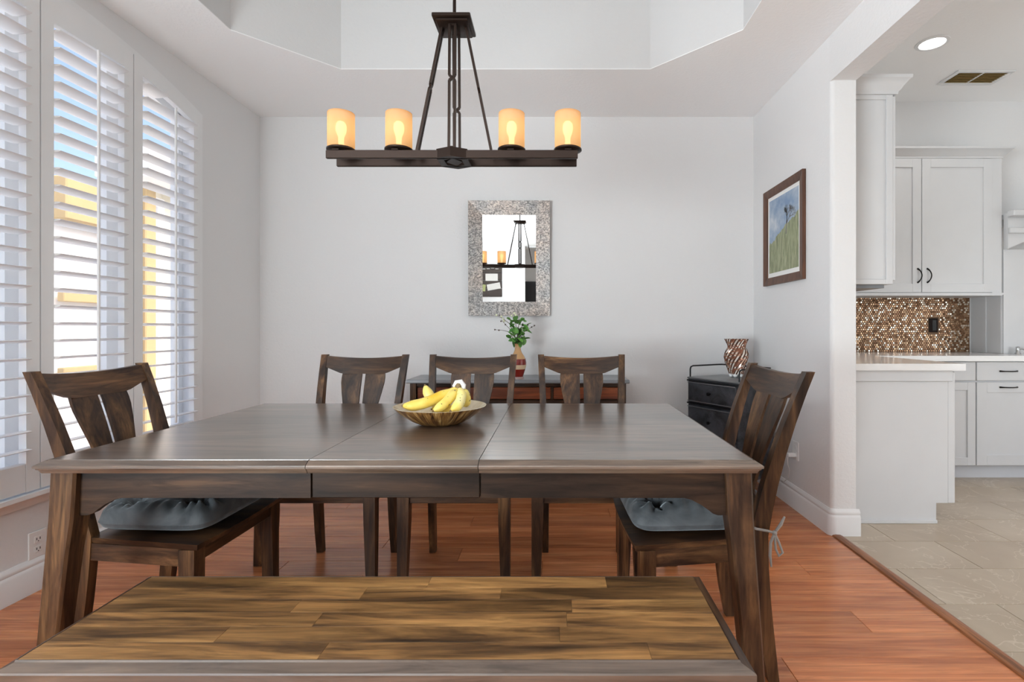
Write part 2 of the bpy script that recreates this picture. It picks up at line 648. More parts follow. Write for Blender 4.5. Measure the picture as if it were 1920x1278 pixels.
# --- back wall
w = B(XL - .15, XP, YB, YB + .12, 0, ZC).obj('wall_back', 'wall_paint', smooth=0)
struct(w, 'light grey textured wall behind the three chairs', 'wall')

# --- left wall with a segmental-arch window opening
WY0, WY1, WZ0 = 1.205, 3.185, 0.42
WYC = (WY0 + WY1) / 2


def arch(y):
    return 2.590 - 0.16 * (y - WYC) ** 2


mb = MB()
mb.box(XL - .15, XL, YF, -2.2, 0, ZK)
mb.box(XL - .15, XL, -0.25, WY0, 0, ZC)
mb.box(XL - .15, XL, -2.2, -0.25, 0, 0.55)  # unseen opening made for the added side fill
mb.box(XL - .15, XL, -2.2, -0.25, 2.45, ZC)
mb.box(XL - .15, XL, WY1, YB + .12, 0, ZC)
mb.box(XL - .15, XL, WY0, WY1, 0, WZ0)
NS = 24
ys = [WY0 + (WY1 - WY0) * k / NS for k in range(NS + 1)]
poly = [(y, arch(y)) for y in ys] + [(WY1, ZC), (WY0, ZC)]
mb.prism(poly, 'X', XL - .15, XL)
w = mb.obj('wall_left', 'wall_paint', smooth=0)
struct(w, 'light grey textured wall with the arched shuttered window', 'wall')

# --- partition between dining room and kitchen (rounded end), header over the wide opening
mb = MB()
pl = [(XR, YB + .1), (XR, YE + .022)]
for k in range(1, 7):
    a = PI + (PI / 2) * k / 6
    pl.append((XR + .022 + .022 * math.cos(a), YE + .022 + .022 * math.sin(a)))
pl += [(XP, YE), (XP, YB + .1)]
mb.prism(pl, 'Z', 0, ZK)
mb.box(XR, XP, YB + .1, YK + .1, 0, ZK)
w = mb.obj('wall_right', 'wall_paint')
struct(w, 'pale wall with the framed landscape, ending at the kitchen opening', 'wall')
mb = MB()
mb.box(XR, XP, -1.6, YE + .02, 2.462, ZK)
w = mb.obj('wall_header', 'wall_paint', smooth=0)
struct(w, 'plain header above the wide opening to the kitchen', 'wall')

# --- rear wall of the dining room (seen in the mirror) and house beyond
w = B(XL - .15, -0.60, YR - .12, YR, 0, ZC).obj('wall_rear', 'wall_paint', smooth=0)
struct(w, 'white wall behind the camera, reflected in the mirror', 'wall')
mb = MB()
mb.box(XL - .15, 0.2, YF - .12, YF, 0, ZK)
mb.box(0.2, XE, YF - .12, YF, 2.55, ZK)
mb.box(5.0, XE, YF - .12, YF, 0, 2.55)
w = mb.obj('wall_far_rear', 'wall_paint', smooth=0)
struct(w, 'far wall of the room behind, with wide opening added for fill light', 'wall')
mb = MB()
mb.box(XE, XE + .12, YF, -1.0, 0, ZK)
mb.box(XE, XE + .12, 2.2, YK + .1, 0, ZK)
mb.box(XE, XE + .12, -1.0, 2.2, 0, 0.65)
mb.box(XE, XE + .12, -1.0, 2.2, 2.35, ZK)
w = mb.obj('wall_kitchen_side', 'wall_paint', smooth=0)
struct(w, 'kitchen side wall with an opening added for fill light, outside the view', 'wall')
w = B(XP, XE, YK, YK + .12, 0, ZK).obj('wall_kitchen_back', 'wall_paint', smooth=0)
struct(w, 'grey kitchen wall above the white wall cabinets', 'wall')

# --- ceilings; the dining ceiling has an eight-sided raised tray
TX0, TX1, TY0, TY1, TCUT = -1.73, 1.005, 0.70, 3.16, 0.418
oct_ = [(TX0 + TCUT, TY0), (TX1 - TCUT, TY0), (TX1, TY0 + TCUT), (TX1, TY1 - TCUT), (TX1 - TCUT, TY1), (TX0 + TCUT, TY1), (TX0, TY1 - TCUT), (TX0, TY0 + TCUT)]
mb = MB()
mb.box(XL - .15, XR, TY1, YB + .12, ZC, ZC + .004)
mb.box(XL - .15, XR, YR - .12, TY0, ZC, ZC + .004)
mb.box(XL - .15, TX0, TY0, TY1, ZC, ZC + .004)
mb.box(TX1, XR, TY0, TY1, ZC, ZC + .004)
for cx, cy, sx, sy in ((TX0, TY0, 1, 1), (TX1, TY0, -1, 1), (TX1, TY1, -1, -1), (TX0, TY1, 1, -1)):
    mb.prism([(cx, cy), (cx + sx * TCUT, cy), (cx, cy + sy * TCUT)], 'Z', ZC, ZC + .004)
w = mb.obj('ceiling', 'ceiling_paint', smooth=0)
struct(w, 'white dining room ceiling around the raised tray', 'ceiling')
mb = MB()
cxm, cym = (TX0 + TX1) / 2, (TY0 + TY1) / 2
e_ = 1.002
a = [(cxm + (x - cxm) * e_, cym + (y - cym) * e_, ZC + .0035) for x, y in oct_]
b = [(p[0], p[1], ZT) for p in a]
mb.loft([a, b], caps=False)
mb.f.append(tuple(range(8, 16)))
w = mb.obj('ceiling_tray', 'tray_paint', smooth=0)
struct(w, 'eight-sided recessed tray in the dining room ceiling', 'ceiling')
w = B(XP - .13, XE + .12, YF - .1, YK + .12, ZK, ZK + .03).obj('ceiling_kitchen', 'ceiling_paint', smooth=0)
struct(w, 'white kitchen ceiling with downlight and air vent', 'ceiling')
w = B(XL - .15, XP - .13, YF - .1, YR, ZK, ZK + .03).obj('ceiling_rear', 'ceiling_paint', smooth=0)
struct(w, 'white ceiling of the room behind the camera', 'ceiling')
w = B(XL - .15, XR, YR - .14, YR - .12, ZC - .02, ZK).obj('wall_rear_header', 'wall_paint', smooth=0)
struct(w, 'header above the opening behind the camera', 'wall')

# --- baseboards
BBP = [(0, 0), (0.017, 0), (0.017, 0.098), (0.014, 0.106), (0.011, 0.112), (0.013, 0.120), (0.012, 0.128), (0.006, 0.136), (0.004, 0.142), (0, 0.142)]


def baseboard(name, path, label):
    """path: list of (x, y, nx, ny) points, n the outward offset"""
    rings = []
    for x, y, nx, ny in path:
        rings.append([(x + nx * d, y + ny * d, z) for d, z in BBP])
    o = MB().loft(rings).obj(name, 'trim_white')
    return struct(o, label, 'baseboard')


baseboard('baseboard_left', [(XL, -0.2, 1, 0), (XL, YB, 1, 0)], 'tall white baseboard under the shuttered window')
baseboard('baseboard_back', [(XL + .017, YB, 0, -1), (XR - .017, YB, 0, -1)], 'white baseboard along the back wall')
pth = [(XR, YB - .018, -1, 0), (XR, YE + .022, -1, 0)]
for k in range(1, 7):
    a = PI + (PI / 2) * k / 6
    pth.append((XR + .022 + .022 * math.cos(a), YE + .022 + .022 * math.sin(a), math.cos(a), math.sin(a)))
pth += [(XP + .017, YE, 0, -1)]
baseboard('baseboard_right', pth, 'tall white baseboard wrapping the rounded end of the wall')

# --- window: casing, sill, sash, glass
XI = XL                                   # room face


def arch_band(d_in, d_out, x0, x1, y0=WY0, y1=WY1, n=28, zb=None):
    """band between the arch offset by d_in and d_out (downwards positive)"""
    rings = []
    for k in range(n + 1):
        y = y0 + (y1 - y0) * k / n
        rings.append([(x0, y, arch(y) - d_in), (x1, y, arch(y) - d_in), (x1, y, arch(y) - d_out), (x0, y, arch(y) - d_out)])
    return MB().loft(rings)


wf = arch_band(-0.028, 0.006, XI, XI + .018, WY0 - .03, WY1 + .03)
for y0, y1 in ((WY0 - .03, WY0 + .006), (WY1 - .006, WY1 + .03)):
    wf.prism([(y0, WZ0 - .005), (y1, WZ0 - .005), (y1, arch(y1) - .0062), (y0, arch(y0) - .0062)], 'X', XI, XI + .018)
win = wf.obj('window_1', 'trim_white')
struct(win, 'large arched window with white casing and plantation shutters', 'window')
MB().prism([(XI, 0.372), (XI + .012, 0.372), (XI + .016, 0.385), (XI + .022, 0.392), (XI + .03, 0.410), (XI + .045, 0.414), (XI + .045, 0.432), (XI, 0.432)], 'Y', WY0 - .06, WY1 + .06).obj('sill', 'trim_white', win)
# exterior sash at x -2.34
XS = XI - .135
for i, (y0, y1) in enumerate(((WY0, 1.70), (1.70, 2.19), (2.19, 2.68), (2.68, WY1))):
    mb = MB()
    mb.box(XS, XS + .05, y0, y0 + .035, WZ0, min(arch(y0), arch(y0 + .035)) - .004)
    mb.box(XS, XS + .05, y1 - .035, y1, WZ0, min(arch(y1), arch(y1 - .035)) - .004)
    mb.box(XS, XS + .05, y0 + .035, y1 - .035, WZ0, WZ0 + .06)
    mb.obj('sash', 'vinyl_white', win)
    arch_band(0.0, 0.05, XS, XS + .05, y0 + .035, y1 - .035, 8).obj('sash_head', 'vinyl_white', win)
    yy = [y0 + .035 + (y1 - y0 - .07) * k / 8 for k in range(9)]
    MB().prism([(y0 + .035, WZ0 + .06), (y1 - .035, WZ0 + .06)] + [(y, arch(y) - .05) for y in reversed(yy)], 'X', XS + .02, XS + .024).obj('pane', 'window_glass', win, smooth=0)

# --- plantation shutters: four hinged panels
lou_prof = []
for k in range(12):
    a = 2 * PI * k / 12
    lou_prof.append((0.0445 * math.cos(a), 0.0058 * math.sin(a)))
TILT = math.radians(7)
lou_cache = {}
SHX = XI + .016                           # shutter centre plane
panels = [(1.215, 1.698, 'leftmost white shutter panel, outside the left edge of the picture', 'D'),
          (1.702, 2.185, 'white louvred shutter panel cut by the left edge of the picture', 'A'),
          (2.191, 2.670, 'white louvred shutter panel with tilt rod in the middle of the window', 'B'),
          (2.675, 3.175, 'narrow white shutter panel with sloping arched top nearest the corner', 'C')]
for y0, y1, lab, kd in panels:
    p = thing('plantation_shutter', lab, 'shutter', (SHX, y0, 0.44), 0, 'shutter panels in the arched window')
    L = y1 - y0
    st = 0.056

    def T(y):                            # world->local z of arch underside inside casing
        return arch(y0 + y) - 0.008 - 0.44
    z_low = 0.12
    for a, b in ((0, st), (L - st, L)):
        mb = MB()
        mb.loft([[(-.016, a, 0), (.016, a, 0), (.016, b, 0), (-.016, b, 0)],
                 [(-.016, a, T(a)), (.016, a, T(a)), (.016, b, T(b)), (-.016, b, T(b))]])
        mb.obj('stile', 'trim_white', p)
    B(-.016, .016, st, L - st, 0, z_low, .003).obj('bottom_rail', 'trim_white', p)
    if kd in 'AB':
        ztop = 2.452 - 0.44
        topf = lambda y: ztop
    else:
        topf = lambda y: T(y) - 0.075
    rings = []
    for k in range(11):
        y = st + (L - 2 * st) * k / 10
        rings.append([(-.016, y, topf(y)), (.016, y, topf(y)), (.016, y, T(y)), (-.016, y, T(y))])
    MB().loft(rings).obj('top_rail', 'trim_white', p)
    Ll = L - 2 * st - 0.004
    k = 0
    zl = []
    while True:
        z = 2.418 - 0.0752 * k - 0.44
        k += 1
        if z < z_low + 0.03:
            break
        a, b = st + .002, L - st - .002
        if kd == 'C':
            while b - a > .05 and topf(b) < z + .012:
                b -= .01
        if kd == 'D':
            while b - a > .05 and topf(a) < z + .012:
                a += .01
        if b - a < .06:
            continue
        key = round(b - a, 3)
        if key not in lou_cache:
            m_ = MB()
            m_.loft([[(u * math.cos(TILT) - v * math.sin(TILT), 0, u * math.sin(TILT) + v * math.cos(TILT)) for u, v in lou_prof],
                     [(u * math.cos(TILT) - v * math.sin(TILT), key, u * math.sin(TILT) + v * math.cos(TILT)) for u, v in lou_prof]])
            lou_cache[key] = m_.mesh('louver', 'louver_white', 50)
        inst('louver', lou_cache[key], p, (0, a, z))
        zl.append(z)
    yr = L * 0.49
    B(.048, .058, yr - .006, yr + .006, zl[-1] - .03, min(zl[0] + .035, topf(yr) - .02) if kd in 'AB' else zl[1] + .03, .002).obj('tilt_rod', 'trim_white', p)

# ================================================================== OUTSIDE
gnd = B(-60, XL - .15, -40, 60, -0.35, -0.2).obj('ground', 'concrete', smooth=0)
struct(gnd, 'pale paved ground outside the window', 'ground')
hw = thing('house_wing', 'ochre and beige house wing with brown post outside the window', 'building', (-4.2, 0, -0.2))
B(-.12, .06, 4.36, 4.98, 2.25, 2.62, .01).obj('beam', 'exterior_ochre', hw)
B(-.10, .04, 4.925, 5.0, 0, 2.25, .005).obj('post', 'exterior_brown', hw)
B(-.06, .0, 4.40, 4.93, 1.55, 1.63, .005).obj('rail', 'exterior_ochre', hw)
B(-.06, .0, 4.40, 4.93, 0.90, 0.98, .005).obj('rail', 'exterior_ochre', hw)
B(-.14, -.09, 4.36, 4.95, 0, 2.25).obj('panel', 'exterior_white', hw)
B(-.1, .05, 5.22, 5.36, 0, 2.75, .01).obj('pilaster', 'exterior_ochre', hw)
B(-.1, .02, 5.37, 5.42, 0, 2.6, .005).obj('door_post', 'exterior_grey', hw)
B(-.1, .0, 5.42, 5.54, 0, 2.7, .005).obj('door_trim', 'exterior_white', hw)
B(-.14, -.04, 5.54, 7.6, 0, 2.8).obj('wall', 'exterior_beige', hw)
B(-.3, .25, 5.02, 7.7, 2.8, 3.1, .01).obj('eave', 'exterior_white', hw)


def blob(c, r, seed, mat, name, parent, sub=3):
    bm = bmesh.new()
    bmesh.ops.create_icosphere(bm, subdivisions=sub, radius=r)
    rnd = random.Random(seed)
    from mathutils import noise as mn
    for v in bm.verts:
        d = mn.noise(v.co * (2.2 / r) + Vector((seed, 0, 0))) * 0.35 + mn.noise(v.co * (7 / r) + Vector((0, seed, 0))) * 0.25
        v.co += v.co.normalized() * r * d
        v.co += Vector(c)
    me = bpy.data.meshes.new(name)
    bm.to_mesh(me)
    bm.free()
    me.materials.append(MAT[mat])
    return inst(name, me, parent)


for i, (x, y, h, lab) in enumerate(((-13, 10.2, 3.2, 'round green tree seen through the left shutter louvres'), (-16, 13.5, 3.6, 'taller green tree standing behind the round tree outside'))):
    t = thing('tree', lab, 'tree', (x, y, -0.2), 0, 'trees outside the window')
    MB().tube([(0, 0, 0), (0.05, 0, h * .5), (0, 0.05, h * .7)], [.14, .1, .07], 8).obj('trunk', 'bark', t)
    blob((0, 0, h * .75), h * .3, 3 + i, 'shrub_green', 'crown', t)
    blob((h * .2, h * .14, h * .62), h * .2, 13 + i, 'shrub_green', 'crown', t)
    blob((-h * .2, -h * .1, h * .66), h * .2, 23 + i, 'shrub_green', 'crown', t)
hd = blob((-9.5, 8.6, 0.35), 0.75, 41, 'shrub_green', 'shrub', None)
tag(hd, 'low dark shrub on the pale ground outside the window', 'shrub')

# ================================================================== DINING TABLE
TX, TXE = -1.404, 0.562
TYA, TYB_ = 1.380, 2.470
ZTOP = 0.762
tab = thing('dining_table', 'long dark brown wooden dining table with extension leaf and splayed legs', 'table', (0, 0, 0))


def slab(name, x0, x1, y0, y1, fl_, zt, rings, mat, parent):
    """slab with moulded edge only on the flagged sides (left,right,front,back)"""
    rr = []
    for z, i in rings:
        a = x0 + (i if fl_[0] else 0)
        b = x1 - (i if fl_[1] else 0)
        c = y0 + (i if fl_[2] else 0)
        d = y1 - (i if fl_[3] else 0)
        rr.append([(a, c, zt - z), (b, c, zt - z), (b, d, zt - z), (a, d, zt - z)])
    return MB().loft(rr).obj(name, mat, parent, smooth=25)


EDGE = [(0.0, 0.0225), (0.0045, 0.0215), (0.0045, 0.0195), (0.0015, 0.0182), (0.0115, 0.0015), (0.014, 0.0), (0.019, 0.0), (0.0205, 0.004), (0.024, 0.005), (0.026, 0.009), (0.035, 0.013), (0.0365, 0.024)]
S1, S2, YM = -0.670, -0.206, (TYA + TYB_) / 2
gp = 0.0009
slab('tabletop_panel', TX, S1 - gp, TYA, TYB_, (1, 0, 1, 1), ZTOP, EDGE, 'tabletop_wood', tab)
slab('tabletop_panel', S2 + gp, TXE, TYA, TYB_, (0, 1, 1, 1), ZTOP, EDGE, 'tabletop_wood', tab)
slab('leaf_panel', S1 + gp, S2 - gp, TYA, YM - gp, (0, 0, 1, 0), ZTOP, EDGE, 'tabletop_wood', tab)
slab('leaf_panel', S1 + gp, S2 - gp, YM + gp, TYB_, (0, 0, 0, 1), ZTOP, EDGE, 'tabletop_wood', tab)

LT, LBo = 0.072, 0.052                     # leg thickness top / bottom


def table_leg(cx, cy, sx, sy, spx=0.038, spy=0.026):
    """cx,cy outer corner at the top; sx,sy outward direction"""
    rings = []
    for z, t, e in ((0.725, LT, 0.0), (0.60, LT - .002, 0.10), (0.50, LT - .008, 0.24), (0.25, 0.058, 0.62), (0.0, LBo, 1.0)):
        ox, oy = cx + sx * spx * e, cy + sy * spy * e
        ix, iy = ox - sx * t, oy - sy * t
        c = 0.006
        pts = [(ox - sx * c, oy), (ox, oy - sy * c), (ox, iy + sy * c), (ox - sx * c, iy), (ix + sx * .012, iy), (ix, iy + sy * .012), (ix, oy - sy * c), (ix + sx * c, oy)]
        rings.append([(a, b, z) for a, b in pts])
    return MB().loft(rings).obj('leg', 'dark_wood_z', tab)


LX0, LX1, LY0, LY1 = TX + .020, TXE - .020, TYA + .026, TYB_ - .026
for cx, sx in ((LX0, -1), (LX1, 1)):
    for cy, sy in ((LY0, -1), (LY1, 1)):
        table_leg(cx, cy, sx, sy)
AZ0, AZ1 = 0.650, 0.7255


def bracket(xl, sgn):
    return [(xl, 0.602), (xl + sgn * .022, 0.602), (xl + sgn * .036, 0.607), (xl + sgn * .050, 0.618), (xl + sgn * .070, 0.632), (xl + sgn * .095, 0.645), (xl + sgn * .115, AZ0)]


for ya, yb in ((LY0 + .018, LY0 + .040), (LY1 - .040, LY1 - .018)):
    xa, xb = LX0 + LT - .004, LX1 - LT + .004
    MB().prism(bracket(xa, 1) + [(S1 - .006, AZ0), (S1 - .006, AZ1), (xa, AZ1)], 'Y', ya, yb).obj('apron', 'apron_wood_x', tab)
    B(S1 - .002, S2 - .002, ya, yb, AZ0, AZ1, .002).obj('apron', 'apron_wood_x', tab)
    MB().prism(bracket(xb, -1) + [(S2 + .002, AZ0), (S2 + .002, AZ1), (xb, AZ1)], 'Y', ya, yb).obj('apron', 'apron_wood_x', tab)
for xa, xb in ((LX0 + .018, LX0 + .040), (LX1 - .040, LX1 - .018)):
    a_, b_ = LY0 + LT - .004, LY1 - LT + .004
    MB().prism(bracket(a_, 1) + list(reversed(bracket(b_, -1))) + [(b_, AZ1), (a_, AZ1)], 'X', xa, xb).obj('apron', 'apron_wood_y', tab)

# ================================================================== BENCH
bx0, bx1, by0, by1, bz = -1.094, 0.392, 0.996, 1.388, 0.462
ben = thing('dining_bench', 'long brown wooden dining bench with golden plank top in the foreground', 'bench', (0, 0, 0))
# moulded border frame (four mitred pieces) around the plank field
bw = 0.026
PROF = [(0.0, bw), (0.0, bw - .002), (0.004, bw - .003), (0.012, 0.002), (0.015, 0.0), (0.028, 0.0), (0.031, 0.006), (0.036, 0.010), (0.036, bw)]


def border(a, b, n, mat):
    """a,b outer corners; n inward normal; mitred ends"""
    a, b, n = Vector(a), Vector(b), Vector(n)
    t = (b - a).normalized()
    r1 = [(a + n * d + t * d) + Vector((0, 0, bz - z)) for z, d in PROF]
    r2 = [(b + n * d - t * d) + Vector((0, 0, bz - z)) for z, d in PROF]
    return MB().loft([r1, r2]).obj('edge_moulding', mat, ben, smooth=25)


border((bx0, by0, 0), (bx1, by0, 0), (0, 1, 0), 'tabletop_wood')  # front and back edges: reflection put into a paler wood
border((bx0, by1, 0), (bx1, by1, 0), (0, -1, 0), 'tabletop_wood')
border((bx0, by0, 0), (bx0, by1, 0), (1, 0, 0), 'dark_wood_y')
border((bx1, by0, 0), (bx1, by1, 0), (-1, 0, 0), 'dark_wood_y')
fx0, fx1, fy0, fy1 = bx0 + bw, bx1 - bw, by0 + bw, by1 - bw
nst = 6
rb = random.Random(5)
for k in range(nst):
    ya = fy0 + (fy1 - fy0) * k / nst
    yb = fy0 + (fy1 - fy0) * (k + 1) / nst
    x = fx0
    while x < fx1 - 1e-4:
        ln = rb.uniform(0.34, 0.75)
        xe = min(fx1, x + ln)
        if fx1 - xe < 0.16:
            xe = fx1
        o = B(x + .0002, xe - .0002, ya + .0002, yb - .0002, bz - .034, bz - rb.uniform(.0, .0004), .0003).obj('stave', 'bench_wood', ben, smooth=0)
        x = xe
for sx in (0, 1):
    for sy in (0, 1):
        ox = bx1 - .018 if sx else bx0 + .018
        oy = by1 - .018 if sy else by0 + .018
        s1, s2 = (1 if sx else -1), (1 if sy else -1)
        rings = []
        for z, t, e in ((bz - .036, .058, 0), (.25, .052, .4), (0, .042, 1)):
            px_, py_ = ox + s1 * .03 * e, oy + s2 * .015 * e
            rings.append([(px_, py_, z), (px_ - s1 * t, py_, z), (px_ - s1 * t, py_ - s2 * t, z), (px_, py_ - s2 * t, z)])
        MB().loft(rings).obj('leg', 'dark_wood_z', ben)
for ya, yb in ((by0 + .028, by0 + .048), (by1 - .048, by1 - .028)):
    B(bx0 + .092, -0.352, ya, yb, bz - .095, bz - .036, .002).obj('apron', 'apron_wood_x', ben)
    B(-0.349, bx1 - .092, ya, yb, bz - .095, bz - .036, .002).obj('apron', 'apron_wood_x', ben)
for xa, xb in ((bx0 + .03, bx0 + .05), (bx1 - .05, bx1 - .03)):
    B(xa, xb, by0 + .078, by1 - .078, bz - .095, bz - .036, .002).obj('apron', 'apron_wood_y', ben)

# ================================================================== CHAIRS


def yb_(z):                                # centre line of the back posts
    if z <= 0.46:
        return 0.400 + 0.045 * ((0.46 - z) / 0.46) ** 1.7
    t = (z - 0.46) / 0.523
    return 0.400 + 0.150 * (0.55 * t + 0.45 * t * t)


def xo_(z):                                # outer half width of the posts
    if z <= 0.46:
        return 0.197 + 0.004 * (0.46 - z) / 0.46
    return 0.197 + 0.029 * ((z - 0.46) / 0.523)


def make_chair():
    t = thing('dining_chair', 'x', 'chair', (0, 0, 0), 0, 'matching dark wooden dining chairs around the table')
    for s in (-1, 1):
        rings = []
        zs = [0, .12, .25, .36, .46, .54, .62, .72, .82, .92, .983]
        for i, z in enumerate(zs):
            d = {0: .034}.get(z, None) or (.040 + .016 * min(1, z / .46) if z <= .46 else .056 - .029 * (z - .46) / .523)
            y, xo, wd = yb_(z), xo_(z), 0.031
            rings.append([(s * xo, y - d / 2, z), (s * (xo - wd), y - d / 2, z), (s * (xo - wd), y + d / 2, z), (s * xo, y + d / 2, z)])
        MB().loft(rings).obj('back_post', 'dark_wood_z', t, smooth=30)
        # front leg
        rings = []
        for z, wd in ((.435, .050), (.30, .048), (0, .036)):
            rings.append([(s * .236, .012, z), (s * (.236 - wd), .012, z), (s * (.236 - wd), .012 + wd, z), (s * .236, .012 + wd, z)])
        MB().loft(rings).obj('front_leg', 'dark_wood_z', t, smooth=30)
        # side apron
        a = Vector((s * .222, .055, .410))
        b = Vector((s * .183, .385, .410))
        MB().bar(a, b, .020, .054).obj('side_rail', 'dark_wood_y', t)
    B(-.19, .19, .022, .044, .384, .437, .002).obj('front_rail', 'dark_wood_x', t)
    B(-.17, .17, .385, .405, .384, .437, .002).obj('rear_rail', 'dark_wood_x', t)
    # scooped seat
    rings_t, nx, ny = [], 10, 8
    top, bot = [], []
    for j in range(ny + 1):
        v = j / ny
        y = -0.006 + v * 0.392
        hw_ = 0.246 - 0.052 * v
        for i in range(nx + 1):
            u = -1 + 2 * i / nx
            fx = -0.010 * (1 - u * u) if j == 0 else 0
            zz = .460 - .008 * (1 - u * u) * math.sin(PI * min(1, v * 1.1 + .12))
            edge = 0.004 if (i in (0, nx) or j in (0, ny)) else 0
            top.append((u * hw_, y + fx, zz - edge))
            bot.append((u * (hw_ - .004), y + fx + (.004 if j == 0 else 0), .4375))
    mb = MB()
    ti = mb.add(top)
    bi = mb.add(bot)
    W_ = nx + 1
    for j in range(ny):
        for i in range(nx):
            mb.f.append((ti[j * W_ + i], ti[j * W_ + i + 1], ti[(j + 1) * W_ + i + 1], ti[(j + 1) * W_ + i]))
            mb.f.append((bi[j * W_ + i], bi[(j + 1) * W_ + i], bi[(j + 1) * W_ + i + 1], bi[j * W_ + i + 1]))
    bd = [j * W_ for j in range(ny + 1)]
    for i in range(nx):
        mb.f.append((ti[i], bi[i], bi[i + 1], ti[i + 1]))
        k = ny * W_ + i
        mb.f.append((ti[k], ti[k + 1], bi[k + 1], bi[k]))
    for j in range(ny):
        a, b = j * W_, (j + 1) * W_
        mb.f.append((ti[a], ti[b], bi[b], bi[a]))
        a, b = a + nx, b + nx
        mb.f.append((ti[a], bi[a], bi[b], ti[b]))
    mb.obj('seat', 'dark_wood_y', t, smooth=35)
    # crest rail: bowed back, dipped top edge, trapezoid lower edge
    rings = []
    n = 16
    for k in range(n + 1):
        u = -1 + 2 * k / n
        bow = 0.022 * (1 - u * u)
        zt = .976 - .012 * (1 - u * u)
        lo = .884 if abs(u) < .56 else .884 + .036 * (abs(u) - .56) / .44
        xw = u * (xo_(.94) - .030)
        yt, yl = yb_(zt) + bow, yb_(lo) + bow
        th_ = .011
        rings.append([(xw, yl - th_, lo), (xw, yt - th_, zt), (xw, yt + th_, zt), (xw, yl + th_, lo)])
    MB().loft(rings).obj('crest_rail', 'dark_wood_x', t, smooth=30)
    rings = []
    for k in range(9):
        u = -1 + 2 * k / 8
        bow = 0.020 * (1 - u * u)
        xw = u * (xo_(.55) - .030)
        rings.append([(xw, yb_(.525) + bow - .010, .525), (xw, yb_(.565) + bow - .010, .565), (xw, yb_(.565) + bow + .010, .565), (xw, yb_(.525) + bow + .010, .525)])
    MB().loft(rings).obj('lower_rail', 'dark_wood_x', t, smooth=30)
    # two splats
    for s in (-1, 1):
        rings = []
        for z, o_ in ((.560, .066), (.62, .071), (.68, .078), (.74, .090), (.79, .101), (.84, .110), (.865, .111), (.890, .109)):
            y = yb_(z) + .017
            rings.append([(s * .0095, y - .0055, z), (s * o_, y - .0070, z), (s * o_, y + .0040, z), (s * .0095, y + .0055, z)])
        MB().loft(rings).obj('splat', 'dark_wood_z', t, smooth=30)
    return t


ch = make_chair()
spots = [((-0.988, 2.138, 0), 0.0, 'dark wooden chair behind the table, leftmost of the three by the wall'),
         ((-0.424, 2.138, 0), 0.0, 'dark wooden chair behind the fruit bowl, middle of the three by the wall'),
         ((0.139, 2.138, 0), 0.0, 'dark wooden chair behind the table nearest the black cabinet'),
         ((-1.095, 1.820, 0), PI / 2 - .02, 'dark wooden chair at the table end beside the shuttered window'),
         ((0.244, 1.815, 0), -PI / 2 + .03, 'dark wooden chair at the table end beside the kitchen opening')]
chairs = []
for i, (loc, rz, lab) in enumerate(spots):
    o = ch if i == 0 else copy_tree(ch)
    o.location = loc
    o.rotation_euler = (0, 0, rz)
    o['label'] = lab
    chairs.append(o)

# ================================================================== CUSHIONS


